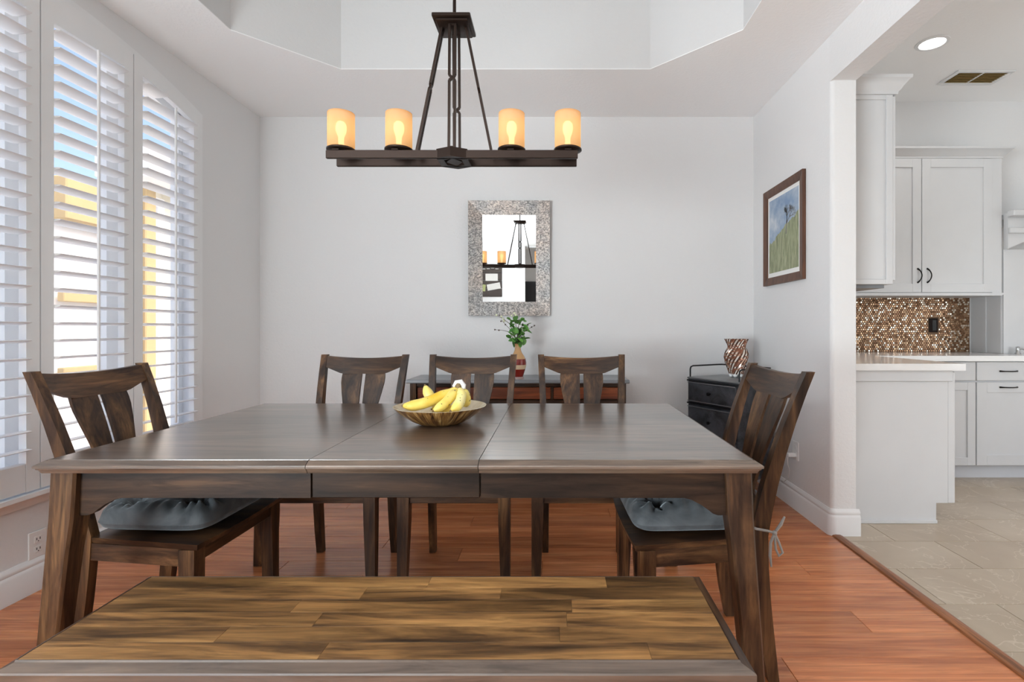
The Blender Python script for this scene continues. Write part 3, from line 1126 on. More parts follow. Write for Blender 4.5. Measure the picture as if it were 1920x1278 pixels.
def cushion(loc, rz, lab, seed, ties):
    t = thing('seat_cushion', lab, 'cushion', loc, rz, 'tufted seat cushions')
    rnd = random.Random(seed)
    n = 44
    tufts = [(-.56, -.56), (.56, -.56), (0, 0), (-.56, .56), (.56, .56)]
    from mathutils import noise as mn
    top, bot = [], []
    for j in range(n + 1):
        for i in range(n + 1):
            u, v = -1 + 2 * i / n, -1 + 2 * j / n
            # rounded square outline
            r = max(abs(u), abs(v))
            pw = 7.0
            q = (abs(u) ** pw + abs(v) ** pw) ** (1 / pw) if r > 0 else 0
            f = r / q if q > 0 else 1
            x, y = u * f * .205, v * f * .192
            x *= 1 - .06 * (v + 1) / 2
            e = max(0.0, 1 - r ** 6) ** .5
            h = .064 * e * (.88 + .30 * (1 - r * r))
            pinch = 0
            for a, b in tufts:
                d2 = ((u - a) ** 2 + (v - b) ** 2)
                pinch += math.exp(-d2 / .012) * .38 + math.exp(-d2 / .075) * .36
            h *= max(.38, 1 - pinch)
            h += mn.noise(Vector((u * 2.6 + seed, v * 2.6, 0))) * .012 * e
            ang = math.atan2(v, u)
            h += .0060 * math.sin(23 * ang + 3 * mn.noise(Vector((u * 2, v * 2, seed)))) * math.exp(-((r - .82) / .12) ** 2)
            # radiating creases around tufts
            for a, b in tufts:
                dx, dy = u - a, v - b
                d = math.hypot(dx, dy)
                h += .009 * e * math.sin(9 * math.atan2(dy, dx) + seed) * math.exp(-((d - .22) / .12) ** 2)
            top.append((x, y, .036 + h))
            bot.append((x, y, .036 - .034 * e))
    mb = MB()
    ti, bi = mb.add(top), mb.add(bot)
    W_ = n + 1
    for j in range(n):
        for i in range(n):
            mb.f.append((ti[j * W_ + i], ti[j * W_ + i + 1], ti[(j + 1) * W_ + i + 1], ti[(j + 1) * W_ + i]))
            mb.f.append((bi[j * W_ + i], bi[(j + 1) * W_ + i], bi[(j + 1) * W_ + i + 1], bi[j * W_ + i + 1]))
    for i in range(n):
        mb.f.append((ti[i], bi[i], bi[i + 1], ti[i + 1]))
        k = n * W_ + i
        mb.f.append((ti[k], ti[k + 1], bi[k + 1], bi[k]))
        a, b = i * W_, (i + 1) * W_
        mb.f.append((ti[a], ti[b], bi[b], bi[a]))
        a, b = a + n, b + n
        mb.f.append((ti[a], bi[a], bi[b], ti[b]))
    mb.obj('pad', 'cushion_velvet', t, smooth=80)
    for a, b in tufts:
        MB().sphere((a * .205 * (1 - .03 * (b + 1)), b * .192, .056), .008, 10, 6, .6).obj('button', 'cushion_velvet', t)
    if ties:
        s = ties
        # ribbon leaving the rear corner, knotted around the post, two loops and tails
        kx, ky, kz = s * .225, .245, .020
        MB().tube([(s * .19, .175, .030), (s * .222, .19, .032), (s * .224, .225, .026), (kx, ky, kz)], .004, 6).obj('tie', 'ribbon', t)
        MB().sphere((kx, ky, kz), .008, 10, 6).obj('knot', 'ribbon', t)
        MB().tube([(kx, ky, kz), (kx + s * .004, ky + .018, kz + .028), (kx + s * .004, ky + .030, kz + .052)], [.004, .0055, .003], 6).obj('tie', 'ribbon', t)
        MB().tube([(kx, ky, kz), (kx, ky + .014, kz - .03), (kx, ky + .026, kz - .062), (kx, ky + .014, kz - .072), (kx, ky + .004, kz - .05), (kx, ky, kz)], .0038, 6).obj('tie', 'ribbon', t)
        MB().tube([(kx, ky, kz), (kx, ky - .012, kz - .03), (kx, ky - .014, kz - .07), (kx, ky - .010, kz - .105)], [.004, .005, .005, .003], 6).obj('tie', 'ribbon', t)
    return t


def on_chair(c, y):
    rz = c.rotation_euler[2]
    return (c.location[0] - math.sin(rz) * y, c.location[1] + math.cos(rz) * y, .462)


cushion(on_chair(chairs[3], .196), chairs[3].rotation_euler[2], 'slate grey tufted cushion on the chair beside the shuttered window', 3, 0)
cushion(on_chair(chairs[4], .190), chairs[4].rotation_euler[2], 'dark grey tufted cushion tied to the chair beside the kitchen', 8, 1)

# ================================================================== CHANDELIER
cx, cy = -0.3715, 1.906
chd = thing('chandelier', 'dark bronze linear chandelier with four glowing amber candle shades', 'chandelier', (cx, cy, ZT))


def zz(z):
    return z - ZT


B(-.065, .065, -.065, .065, -.022, -.001, .004).obj('ceiling_canopy', 'bronze', chd)
MB().tube([(0, 0, -.02), (0, 0, zz(2.236))], .0062, 10).obj('rod', 'bronze', chd)
pb = MB()
pb.box(-.069, .069, -.069, .069, zz(2.236), zz(2.250), .002)
pl_ = pb.obj('top_plate', 'bronze', chd)
B(-.058, .058, -.058, .058, zz(2.226), zz(2.236), .002).obj('plate_step', 'bronze', pl_)
ZB0, ZB1 = 1.733, 1.763
for y, s in ((-.046, 1), (.046, 1)):
    B(-.455, .455, y - .006, y + .006, zz(ZB0), zz(ZB1), .0015).obj('rail', 'bronze', chd)
# central diamond hub with an open middle
mb = MB()
o1 = [(.056, .050), (0, .078), (-.056, .050), (-.056, -.050), (0, -.078), (.056, -.050)]
o2 = [(x * .58, y * .58) for x, y in o1]
A = [mb.add([(x, y, zz(z)) for x, y in o]) for o, z in ((o1, 1.733), (o1, 1.767), (o2, 1.767), (o2, 1.733))]
for i in range(4):
    for q in range(6):
        a, b = A[i], A[(i + 1) % 4]
        mb.f.append((a[q], a[(q + 1) % 6], b[(q + 1) % 6], b[q]))
mb.obj('hub', 'bronze', chd, smooth=20)
o1 = [(.030, 0), (0, .046), (-.030, 0), (0, -.046)]
MB().prism(o1, 'Z', zz(1.735), zz(1.742)).obj('hub_plate', 'bronze', chd, smooth=20)


def strut(a, b, side, frac, name='strut'):
    """two slim rods that cross once on the way down"""
    a, b, s = Vector(a), Vector(b), Vector(side)
    d = b - a
    p0, p1 = a + d * (frac - .022), a + d * (frac + .022)
    mb = MB()
    for sg in (-1, 1):
        pts = [a + s * sg, p0 + s * sg, p1 - s * sg, b - s * sg]
        for u, v in zip(pts[:-1], pts[1:]):
            mb.bar(u, v, .0088, .0088, side)
    mb.bar(a - s * 1.2, a + s * 1.2, .007, .010)
    mb.bar(b - s * 1.2, b + s * 1.2, .007, .010)
    return mb.obj(name, 'bronze', chd, smooth=0)


zt_, zbm = zz(2.228), zz(1.760)
strut((-.045, 0, zt_), (-.140, 0, zbm), (0, .0105, 0), .46)
strut((.045, 0, zt_), (.140, 0, zbm), (0, .0105, 0), .50)
strut((0, -.036, zt_), (0, -.050, zbm + .012), (.0105, 0, 0), .44)
strut((0, .036, zt_), (0, .050, zbm + .012), (.0105, 0, 0), .62)
for i, dx in enumerate((-.420, -.206, .212, .420)):
    B(dx - .012, dx + .012, -.052, .052, zz(1.7635), zz(1.768), .001).obj('cross_bar', 'bronze', chd)
    MB().lathe([(.016, zz(1.764)), (.020, zz(1.766)), (.030, zz(1.770)), (.046, zz(1.774)), (.0515, zz(1.777)), (.0515, zz(1.782)), (.047, zz(1.785)), (.010, zz(1.785))], 36, (dx, 0, 0)).obj('cup', 'bronze', chd)
    mb = MB()
    prof = [(.0440, 1.785), (.0475, 1.788), (.0481, 1.795), (.0482, 1.85), (.0480, 1.912)]
    mb.lathe([(r, zz(z)) for r, z in prof], 40, (dx, 0, 0), caps=False)
    sh = mb.obj('candle_shade', 'amber_glass', chd)
    MB().lathe([(.0480, zz(1.912)), (.0478, zz(1.9145)), (.0462, zz(1.9150)), (.0450, zz(1.912)), (.0458, zz(1.909)), (.0475, zz(1.909))], 40, (dx, 0, 0), caps=False).obj('rim', 'amber_glass', sh)
    bp = [(.006, 1.786), (.010, 1.788), (.010, 1.826), (.014, 1.836), (.0185, 1.850), (.0195, 1.862), (.0175, 1.875), (.011, 1.884), (.001, 1.887)]
    MB().lathe([(r, zz(z)) for r, z in bp], 20, (dx, 0, 0)).obj('bulb', 'bulb_warm', chd)
    l = bpy.data.lights.new('candle_light', 'POINT')
    l.energy = 0.03
    l.color = (1.0, 0.72, 0.42)
    l.shadow_soft_size = 0.03
    lo = bpy.data.objects.new('candle_light', l)
    C.objects.link(lo)
    lo.parent = chd
    lo.location = (dx, 0, zz(1.895))

# ================================================================== MIRROR
mx0, mx1, mz0, mz1 = -0.644, -0.036, 1.214, 2.070
mw, mh = (mx1 - mx0), (mz1 - mz0)
mir = thing('wall_mirror', 'rectangular wall mirror with wide hammered silver mosaic frame', 'mirror', ((mx0 + mx1) / 2, YB - .004, mz0))
mir.rotation_euler = (math.radians(1.0), 0, math.radians(0.27))
fw = .104


def frame_piece(a, b, ai, bi, name, mat, parent, d0, d1):
    """mitred bar: outer corners a,b inner corners bi,ai (x,z); sloping face d0 (inner) d1 (outer) depth"""
    f = [(a[0], -d1, a[1]), (b[0], -d1, b[1]), (bi[0], -d0, bi[1]), (ai[0], -d0, ai[1])]
    k = [(p[0], -.001, p[2]) for p in f]
    return MB().loft([k, f]).obj(name, mat, parent, smooth=0)


o = [(-mw / 2, 0), (mw / 2, 0), (mw / 2, mh), (-mw / 2, mh)]
i_ = [(-mw / 2 + fw, fw), (mw / 2 - fw, fw), (mw / 2 - fw, mh - fw), (-mw / 2 + fw, mh - fw)]
for k in range(4):
    frame_piece(o[k], o[(k + 1) % 4], i_[k], i_[(k + 1) % 4], 'frame_side', 'hammered_metal', mir, .014, .030)
B(-mw / 2 + fw - .01, mw / 2 - fw + .01, -.011, -.008, fw - .01, mh - fw + .01).obj('mirror_pane', 'mirror_glass', mir, smooth=0)

# ================================================================== FRAMED PICTURE (right wall)
py0, py1, pz0, pz1 = 3.062, 3.637, 1.414, 2.070
pic = thing('framed_picture', 'brown wooden framed landscape of a bare tree on a grassy hill', 'picture', (XR - .001, (py0 + py1) / 2, (pz0 + pz1) / 2))
pw_, ph_ = (py1 - py0) / 2, (pz1 - pz0) / 2
fwp = .052


def pfp(a, b, ai, bi):
    d0, d1 = .014, .022
    f = [(-d1, a[0], a[1]), (-d1, b[0], b[1]), (-d0, bi[0], bi[1]), (-d0, ai[0], ai[1])]
    k = [(-.001, p[1], p[2]) for p in f]
    MB().loft([k, f]).obj('frame_side', 'frame_wood', pic, smooth=0)


o = [(-pw_, -ph_), (pw_, -ph_), (pw_, ph_), (-pw_, ph_)]
i_ = [(-pw_ + fwp, -ph_ + fwp), (pw_ - fwp, -ph_ + fwp), (pw_ - fwp, ph_ - fwp), (-pw_ + fwp, ph_ - fwp)]
for k in range(4):
    pfp(o[k], o[(k + 1) % 4], i_[k], i_[(k + 1) % 4])
B(-.008, -.002, -pw_ + fwp - .01, pw_ - fwp + .01, -ph_ + fwp - .01, ph_ - fwp + .01).obj('mat_board', 'mat_white', pic, smooth=0)
prt = B(-.0095, -.008, -pw_ + fwp + .022, pw_ - fwp - .022, -ph_ + fwp + .030, ph_ - fwp - .026).obj('print', 'landscape_print', pic, smooth=0)
# the printed bare tree: thin ink strokes lying on the print
mb = MB()
rt = random.Random(12)


def branch(p, a, ln, wd, dep):
    q = (p[0] + math.sin(a) * ln, p[1] + math.cos(a) * ln)
    q = (max(-.19, min(.19, q[0])), min(.215 + rt.uniform(-.05, .0), q[1]) if q[1] > .17 else q[1])
    n = (math.cos(a) * wd / 2, -math.sin(a) * wd / 2)
    x = -.0098
    ix = mb.add([(x, p[0] - n[0], p[1] - n[1]), (x, p[0] + n[0], p[1] + n[1]), (x, q[0] + n[0] * .6, q[1] + n[1] * .6), (x, q[0] - n[0] * .6, q[1] - n[1] * .6)])
    mb.f.append(tuple(ix))
    if dep:
        for _ in range(3 if dep > 2 else 2):
            branch(q, a + rt.uniform(-1.0, 1.0), ln * rt.uniform(.52, .78), wd * .64, dep - 1)


branch((-.045, -.015), -.10, .068, .015, 6)
mb.obj('printed_tree', 'print_ink', prt, smooth=0)

# ================================================================== SIDEBOARD
sb = thing('sideboard', 'low sideboard with grey top and reddish drawer fronts against the back wall', 'sideboard', (-0.2505, 0, 0))
sx0, sx1 = -.759, .7595
sy0, sy1 = 3.483, 3.862
plain('sideboard_top', (0.20, 0.21, 0.225), 0.28)
slab('top', sx0, sx1, sy0, sy1, (1, 1, 1, 0), .770, [(0, .006), (.004, .001), (.020, .0), (.025, .004)], 'sideboard_top', sb)
B(sx0 + .022, sx1 - .022, sy0 + .055, sy1, .40, .742, .002).obj('body', 'dark_wood_x', sb)
for xx in (sx0 + .022, sx1 - .062):
    for yy in (sy0 + .022, sy1 - .045):
        B(xx, xx + .04, yy, yy + .04, 0, .745, .003).obj('leg', 'dark_wood_z', sb)
B(sx0 + .06, sx1 - .06, sy0 + .040, sy0 + .055, .722, .745, .002).obj('top_rail', 'dark_wood_x', sb)
B(sx0 + .06, sx1 - .06, sy0 + .040, sy0 + .055, .605, .628, .002).obj('drawer_rail', 'dark_wood_x', sb)
n_d = 3
dw = (sx1 - sx0 - .124) / n_d
for k in range(n_d):
    a = sx0 + .062 + dw * k
    d = B(a + .010, a + dw - .010, sy0 + .026, sy0 + .054, .634, .716, .004).obj('drawer', 'red_wood', sb)
    if k < n_d - 1:
        B(a + dw - .010, a + dw + .010, sy0 + .034, sy0 + .054, .628, .722, .002).obj('divider', 'dark_wood_z', sb)
B(sx0 + .05, sx1 - .05, sy0 + .03, sy1 - .03, .16, .18, .002).obj('shelf', 'dark_wood_x', sb)

# ================================================================== FLOWER VASE
fv = thing('flower_vase', 'slim tan and red banded vase with leafy blossoming twigs on the sideboard', 'vase', (-0.2555, 3.56, .770))
bands = [('vase_foot', [(.028, 0), (.040, .0), (.041, .010), (.036, .016)]),
         ('vase_red', [(.036, .016), (.038, .022), (.047, .050), (.053, .068)]),
         ('vase_cream', [(.053, .068), (.057, .085), (.0585, .098)]),
         ('vase_red', [(.0585, .098), (.0585, .115), (.054, .138)]),
         ('vase_tan', [(.054, .138), (.044, .158), (.030, .178), (.022, .198), (.0195, .220), (.021, .238), (.024, .243), (.020, .243), (.016, .225)])]
for nm, pr in bands:
    MB().lathe(pr, 28, caps=(nm == 'vase_foot')).obj('vase_band', nm, fv, smooth=60)
rl = random.Random(21)
tw = [[(0, 0, .20), (-.02, 0, .30), (-.055, -.01, .38), (-.10, -.01, .415), (-.145, -.02, .44)],
      [(0, 0, .20), (-.02, .01, .29), (-.05, .0, .34), (-.085, 0, .375), (-.115, -.01, .41)],
      [(0, 0, .20), (-.03, -.01, .28), (-.06, -.02, .325), (-.10, -.02, .335), (-.155, -.03, .34)],
      [(0, 0, .20), (.02, -.01, .28), (.045, 0, .325), (.075, 0, .345), (.115, .01, .368)],
      [(0, 0, .20), (.0, -.02, .30), (.008, -.03, .38), (.012, -.03, .46)],
      [(0, 0, .20), (-.005, .02, .30), (-.018, .03, .39), (-.025, .03, .45)],
      [(0, 0, .20), (.012, .02, .28), (.022, .0, .345), (.036, 0, .385)]]
lfm = MB()
lp = [(0, 0, 0), (.010, .008, .002), (.014, .020, .003), (.011, .034, .0), (0, .044, -.004), (-.011, .034, .0), (-.014, .020, .003), (-.010, .008, .002)]
lfm.add(lp + [(0, .020, -.003)])
for k in range(8):
    lfm.f.append((k, (k + 1) % 8, 8))
leaf_me = lfm.mesh('leaf', 'leaf_green', 80)
bl_me = MB().sphere((0, 0, 0), .008, 8, 6).mesh('blossom', 'blossom', 60)
bud_me = MB().sphere((0, 0, 0), .0055, 7, 5).mesh('bud', 'twig', 60)
for t_ in tw:
    MB().tube(t_, [.0030, .0026, .0022, .0016, .0012][:len(t_)], 6).obj('stem', 'twig', fv)
for k in range(64):
    c_ = Vector((rl.gauss(.004, .026), rl.gauss(-.012, .022), rl.uniform(.245, .415)))
    lo_ = inst('leaf', leaf_me, fv, c_, (rl.uniform(-1.3, .9), rl.uniform(-.8, .8), rl.uniform(0, 6.28)))
    s_ = rl.uniform(.9, 1.45)
    lo_.scale = (s_, s_, s_)
for p in ((-.145, -.02, .44), (-.112, -.01, .43), (-.10, -.01, .415), (-.095, 0, .40), (-.04, -.02, .436), (-.022, -.03, .452), (-.03, .02, .425), (-.012, -.03, .44)):
    inst('blossom', bl_me, fv, p)
for p in ((-.155, -.03, .34), (-.128, -.025, .336), (-.125, -.015, .44), (-.115, -.01, .398), (.095, .01, .358), (.115, .01, .368), (.06, 0, .336), (.07, -.01, .372), (-.085, -.01, .375)):
    inst('bud', bud_me, fv, p)

# ================================================================== BLACK CABINET ON LEGS
cart = thing('drawer_cabinet', 'small black metal drawer cabinet with top rail in the corner', 'cabinet', (1.040, 3.412, 0), -math.radians(59.5))
cw, cdp, cz = .222, .345, .781        # half width, depth, top height (front face at y=0)
B(-cw, cw, 0, cdp, cz - .012, cz, .003).obj('top', 'cart_top', cart)
B(-cw + .006, cw - .006, .006, cdp - .004, .14, cz - .012, .002).obj('body', 'cart_black', cart)
for za, zb_ in ((cz - .165, cz - .030), (.400, cz - .195), (.17, .385)):
    d = B(-cw + .018, cw - .018, -.010, .008, za, zb_, .004).obj('drawer', 'cart_black', cart)
    B(-cw + .030, cw - .030, -.0125, -.009, za + .012, zb_ - .012, .001).obj('drawer_panel', 'cart_black', d)
    for zt3 in (za + .004, zb_ - .004):
        B(-cw + .018, cw - .018, -.015, -.009, zt3 - .003, zt3 + .003, .001).obj('edge_bead', 'gunmetal', d)
    MB().lathe([(.005, 0), (.006, .012), (.012, .018), (.011, .024), (.002, .026)], 14).obj('knob', 'handle_black', d, (0, -.012, (za + zb_) / 2), (PI / 2, 0, 0))
for z in (cz - .022, cz - .178):
    B(-cw + .006, cw - .006, -.010, .006, z - .005, z + .005, .002).obj('moulding', 'black_iron', cart)
for x in (-cw + .025, cw - .025):
    for y in (.03, cdp - .03):
        MB().lathe([(.012, 0), (.014, .02), (.016, .14)], 12, (x, y, 0)).obj('foot', 'black_iron', cart)
r_ = .0052
hz = cz + .075
MB().tube([(-cw + .012, .020, cz - .002), (-cw + .012, .020, hz - .022), (-cw + .012, .026, hz - .006), (-cw + .012, .045, hz), (-cw + .012, cdp - .04, hz), (-cw + .018, cdp - .016, hz), (-cw + .04, cdp - .012, hz),
           (cw - .04, cdp - .012, hz), (cw - .018, cdp - .016, hz), (cw - .012, cdp - .04, hz), (cw - .012, .045, hz), (cw - .012, .026, hz - .006), (cw - .012, .020, hz - .022), (cw - .012, .020, cz - .002)], r_, 8).obj('top_rail', 'black_iron', cart)

# twisted vase
tv = thing('twisted_vase', 'twisted hourglass vase of ribbed copper mosaic glass on the black cabinet', 'vase', (1.255, 3.555, .782))
prof = [(.045, .022), (.050, .040), (.060, .075), (.070, .110), (.0765, .140), (.075, .165), (.066, .190), (.056, .205), (.058, .220), (.068, .245), (.0765, .264)]
rings = []
N = 72
fine = []
for k in range(len(prof) - 1):
    for s in range(3):
        f = s / 3
        fine.append((prof[k][0] * (1 - f) + prof[k + 1][0] * f, prof[k][1] * (1 - f) + prof[k + 1][1] * f))
fine.append(prof[-1])
for r, z in fine:
    tw_ = z * 8.5
    ring = []
    for k in range(N):
        a = 2 * PI * k / N
        rr = r * (1 + .055 * math.cos(18 * a) + .05 * math.cos(3 * a))
        ring.append((rr * math.cos(a + tw_), rr * math.sin(a + tw_), z))
    rings.append(ring)
nb_ = len(rings)
inner = [[(x * .92, y * .92, z) for x, y, z in rg] for rg in reversed(rings)]
mb = MB().loft(rings + inner, caps=False)
mb.f.append(tuple(range(N)))
vb = mb.obj('body', 'mosaic_glass', tv, smooth=50)
ca = vb.data.color_attributes.new('tone', 'FLOAT_COLOR', 'CORNER')
rv = random.Random(4)
tones = {}
for p_ in vb.data.polygons:
    i0 = min(vb.data.loops[q].vertex_index for q in p_.loop_indices)
    k_, r_i = i0 % N, i0 // N
    rib = k_ % 4
    key = (k_ // 4, r_i // 1)
    if key not in tones:
        tones[key] = rv.random()
    u = tones[key]
    if rib in (0, 3):
        col = (.10, .045, .03) if u < .7 else (.30, .13, .08)
    else:
        col = (.86, .78, .70) if u < .5 else (.62, .40, .29) if u < .8 else (.30, .12, .07)
    for q in p_.loop_indices:
        ca.data[q].color = (*col, 1)
for k in range(6):
    a = 2 * PI * k / 6
    MB().sphere((.036 * math.cos(a), .036 * math.sin(a), .0145), .0145, 12, 8).obj('glass_foot', 'clear_crystal', tv)
MB().lathe([(.02, .016), (.042, .018), (.044, .026), (.02, .026)], 24).obj('base_disc', 'clear_crystal', tv)

# ================================================================== BOWL AND BANANAS
bowl = thing('fruit_bowl', 'shallow turned wooden bowl with dark streaks on the table', 'bowl', (-0.429, 1.930, ZTOP))
MB().lathe([(.001, .0005), (.060, .0005), (.072, .002), (.105, .016), (.142, .042), (.170, .066), (.1715, .0685)], 64, caps=False).obj('outside', 'bowl_wood', bowl)
MB().lathe([(.1715, .0685), (.1685, .0690), (.164, .064), (.136, .043), (.10, .022), (.06, .011), (.001, .009)], 64, caps=False).obj('inside', 'bowl_inside', bowl)


def bez(p, n=14):
    out = []
    P = [Vector(q) for q in p]
    for k in range(n + 1):
        t = k / n
        a = [P[i] * (1 - t) + P[i + 1] * t for i in range(3)]
        b = [a[i] * (1 - t) + a[i + 1] * t for i in range(2)]
        out.append(b[0] * (1 - t) + b[1] * t)
    return out


def banana(p, parent, r=.0185, name='banana', stem=True):
    pts = bez(p)
    n = len(pts)
    rad = []
    for k in range(n):
        t = k / (n - 1)
        if t < .16 and stem:
            q = .42 + .25 * (t / .16)
        elif t < .32 and stem:
            q = .67 + .33 * math.sin((t - .16) / .16 * PI / 2)
        elif t > .80:
            q = max(.28, math.cos((t - .80) / .20 * 1.25))
        else:
            q = 1.0
        rad.append(r * q)
    o = MB().tube(pts, rad, 9).obj(name, 'banana_peel', parent, smooth=60)
    e = (pts[-1] - pts[-2]).normalized()
    MB().tube([pts[-1] - e * .001, pts[-1] + e * .006], [r * .28, r * .16], 7).obj('tip', 'banana_stem', o)
    return o


bun = thing('banana_bunch', 'bunch of ripe yellow bananas with white-wrapped stem in the bowl', 'bananas', (-0.429, 1.930, ZTOP))
K = Vector((.066, .0, .136))
banana([K + Vector((-.006, -.012, -.004)), (.015, -.035, .110), (-.05, -.070, .070), (-.118, -.072, .078)], bun, .0205)
banana([K + Vector((-.003, -.010, -.006)), (.050, -.035, .115), (.046, -.088, .085), (.000, -.108, .066)], bun, .0185)
banana([K + Vector((.006, -.006, -.006)), (.088, -.030, .120), (.100, -.072, .085), (.060, -.098, .064)], bun, .0190)
banana([K + Vector((-.002, .004, -.006)), (.048, .000, .115), (.020, -.010, .072), (-.030, .00, .055)], bun, .0185)
banana([K + Vector((.006, .006, -.006)), (.090, .010, .120), (.105, .030, .075), (.075, .060, .062)], bun, .018)
MB().tube([K + Vector((.0, -.004, -.012)), K + Vector((.002, -.002, .006)), K + Vector((.003, .0, .014))], [.011, .013, .010], 10).obj('stem', 'banana_stem', bun)
MB().tube([K + Vector((-.016, -.002, .002)), K + Vector((-.006, .0, .018)), K + Vector((.010, .002, .020)), K + Vector((.020, .003, .006)), K + Vector((.021, .003, -.006))], [.006, .0095, .0110, .0105, .007], 12).obj('wrap', 'wax_white', bun)
lb = thing('banana', 'single yellow banana leaning behind the bunch, tip raised at the left', 'banana', (-0.429, 1.930, ZTOP))
banana([(.035, .030, .046), (-.010, .032, .052), (-.052, .035, .085), (-.066, .036, .138)], lb, .0195, 'fruit', stem=False)

# ================================================================== WALL OUTLETS
ol = thing('wall_outlet', 'white double socket outlet on the left wall above the baseboard', 'outlet', (XL, 2.203, .197))
B(0, .006, -.038, .038, -.057, .057, .002).obj('plate', 'plastic_white', ol)
for z in (.021, -.021):
    s = B(.005, .008, -.017, .017, z - .014, z + .014, .001).obj('socket', 'plastic_white', ol)
    for y in (-.007, .007):
        B(.0075, .0085, y - .0016, y + .0016, z - .003, z + .007).obj('slot', 'slot_dark', s, smooth=0)
    B(.0075, .0085, -.002, .002, z - .010, z - .006).obj('slot', 'slot_dark', s, smooth=0)
ol2 = thing('wall_outlet', 'white socket outlet low on the right wall with a plug in it', 'outlet', (XR, 3.190, .362))
B(-.006, 0, -.038, .038, -.058, .058, .002).obj('plate', 'plastic_white', ol2)
for z in (.021, -.021):
    B(-.008, -.005, -.017, .017, z - .014, z + .014, .001).obj('socket', 'plastic_white', ol2)
pg = thing('plug_adapter', 'small white plug in the right wall outlet', 'plug', (XR - .008, 3.19, .335))
B(-.045, 0, -.014, .014, -.012, .012, .003).obj('body', 'plastic_white', pg)
MB().tube([(-.04, 0, -.008), (-.045, .003, -.03), (-.04, .01, -.06), (-.02, .03, -.10), (-.012, .06, -.16), (-.012, .12, -.20)], .0025, 6).obj('cord', 'plastic_white', pg)

# ================================================================== KITCHEN
YN = 2.958                                  # end panel of the near run


def shaker(parent, x0, x1, y, z0, z1, face, fr=.058, name='door'):
    """door on plane; face 'Y': front at y looking -Y (x range), face 'X': front at y (=x coord) looking +X (x0,x1 are y range)"""
    th_ = .020
    if face == 'Y':
        pn = lambda a, b, c, d, p, q: (a, b, y - q, y - p, c, d)
    else:
        pn = lambda a, b, c, d, p, q: (y + p, y + q, a, b, c, d)
    d = B(*pn(x0, x1, z0, z1, 0.0, th_ * .55)).obj(name, 'cabinet_white', parent, smooth=0)
    for a, b, c, e in ((x0, x0 + fr, z0, z1), (x1 - fr, x1, z0, z1)):
        B(*pn(a, b, c, e, th_ * .5, th_), .0012).obj('stile', 'cabinet_white', d, smooth=0)
    for a, b, c, e in ((x0 + fr, x1 - fr, z1 - fr, z1), (x0 + fr, x1 - fr, z0, z0 + fr)):
        B(*pn(a, b, c, e, th_ * .5, th_), .0012).obj('rail', 'cabinet_white', d, smooth=0)
    return d


def pull(parent, p0, p1, out, bow=0.028, r=.0042):
    p0, p1, out = Vector(p0), Vector(p1), Vector(out)
    pts = []
    for k in range(11):
        t = k / 10
        pts.append(p0.lerp(p1, t) + out * (bow * math.sin(PI * t) ** .7))
    rad = [r * (1.7 if k in (0, 10) else 1.25 if k in (1, 9) else 1.0) for k in range(11)]
    return MB().tube(pts, rad, 8).obj('handle', 'handle_black', parent)


CROWN = [(0, 0), (.006, 0), (.008, .014), (.016, .022), (.030, .045), (.046, .066), (.056, .074), (.058, .090), (0, .090)]

# near base cabinet: finished end panel towards the camera
nb = thing('base_cabinet', 'white base cabinet end panel below the counter beside the wall end', 'cabinet', (0, 0, 0))
bxr = 2.262
MB().prism([(XP + .004, 0), (2.195, 0), (2.195, .115), (bxr, .115), (bxr, .878), (XP + .004, .878)], 'Y', YN, 3.76).obj('end_panel', 'cabinet_white', nb, smooth=0)
B(bxr, bxr + .040, YN - .002, 3.74, .115, .870, .002).obj('door_edge', 'cabinet_white', nb)
B(XP + .004, bxr + .02, YN - .012, YN, .815, .878, .002).obj('top_trim', 'cabinet_white', nb)
B(XP + .004, 2.195, YN - .012, YN, 0, .020, .002).obj('base_trim', 'cabinet_white', nb)

# back base cabinets
FYB = 3.80
bb = thing('base_cabinet', 'white base cabinet half hidden behind the near counter end', 'cabinet', (0, 0, 0))
B(2.31, 3.100, FYB, YK - .002, .105, .878).obj('body', 'cabinet_white', bb, smooth=0)
B(2.31, 3.100, FYB + .06, YK - .002, .0, .105).obj('toe_kick', 'toe_kick', bb, smooth=0)
B(2.56, 3.095, FYB - .020, FYB, .735, .872, .0015).obj('drawer', 'cabinet_white', bb)
shaker(bb, 2.56, 3.095, FYB, .112, .722, 'Y')
bd_ = thing('base_cabinet', 'white base cabinet with black pulls at the right edge', 'cabinet', (0, 0, 0))
B(3.100, 3.90, FYB, YK - .002, .105, .878).obj('body', 'cabinet_white', bd_, smooth=0)
B(3.100, 3.90, FYB + .06, YK - .002, .0, .105).obj('toe_kick', 'toe_kick', bd_, smooth=0)
d = B(3.105, 3.895, FYB - .020, FYB, .735, .872, .0015).obj('drawer', 'cabinet_white', bd_)
pull(d, (3.272, FYB - .019, .804), (3.402, FYB - .019, .804), (0, -1, 0))
d = shaker(bd_, 3.105, 3.895, FYB, .112, .722, 'Y', .075)
pull(d, (3.272, FYB - .019, .686), (3.402, FYB - .019, .686), (0, -1, 0))

# L-shaped quartz counter
ct = MB().prism([(XP + .003, YN - .035), (2.338, YN - .035), (2.338, 3.755), (3.96, 3.755), (3.96, YK - .001), (XP + .003, YK - .001)], 'Z', .879, .918).obj('countertop', 'quartz', smooth=0)
tag(ct, 'white quartz countertop turning the corner under the penny tiles', 'countertop')

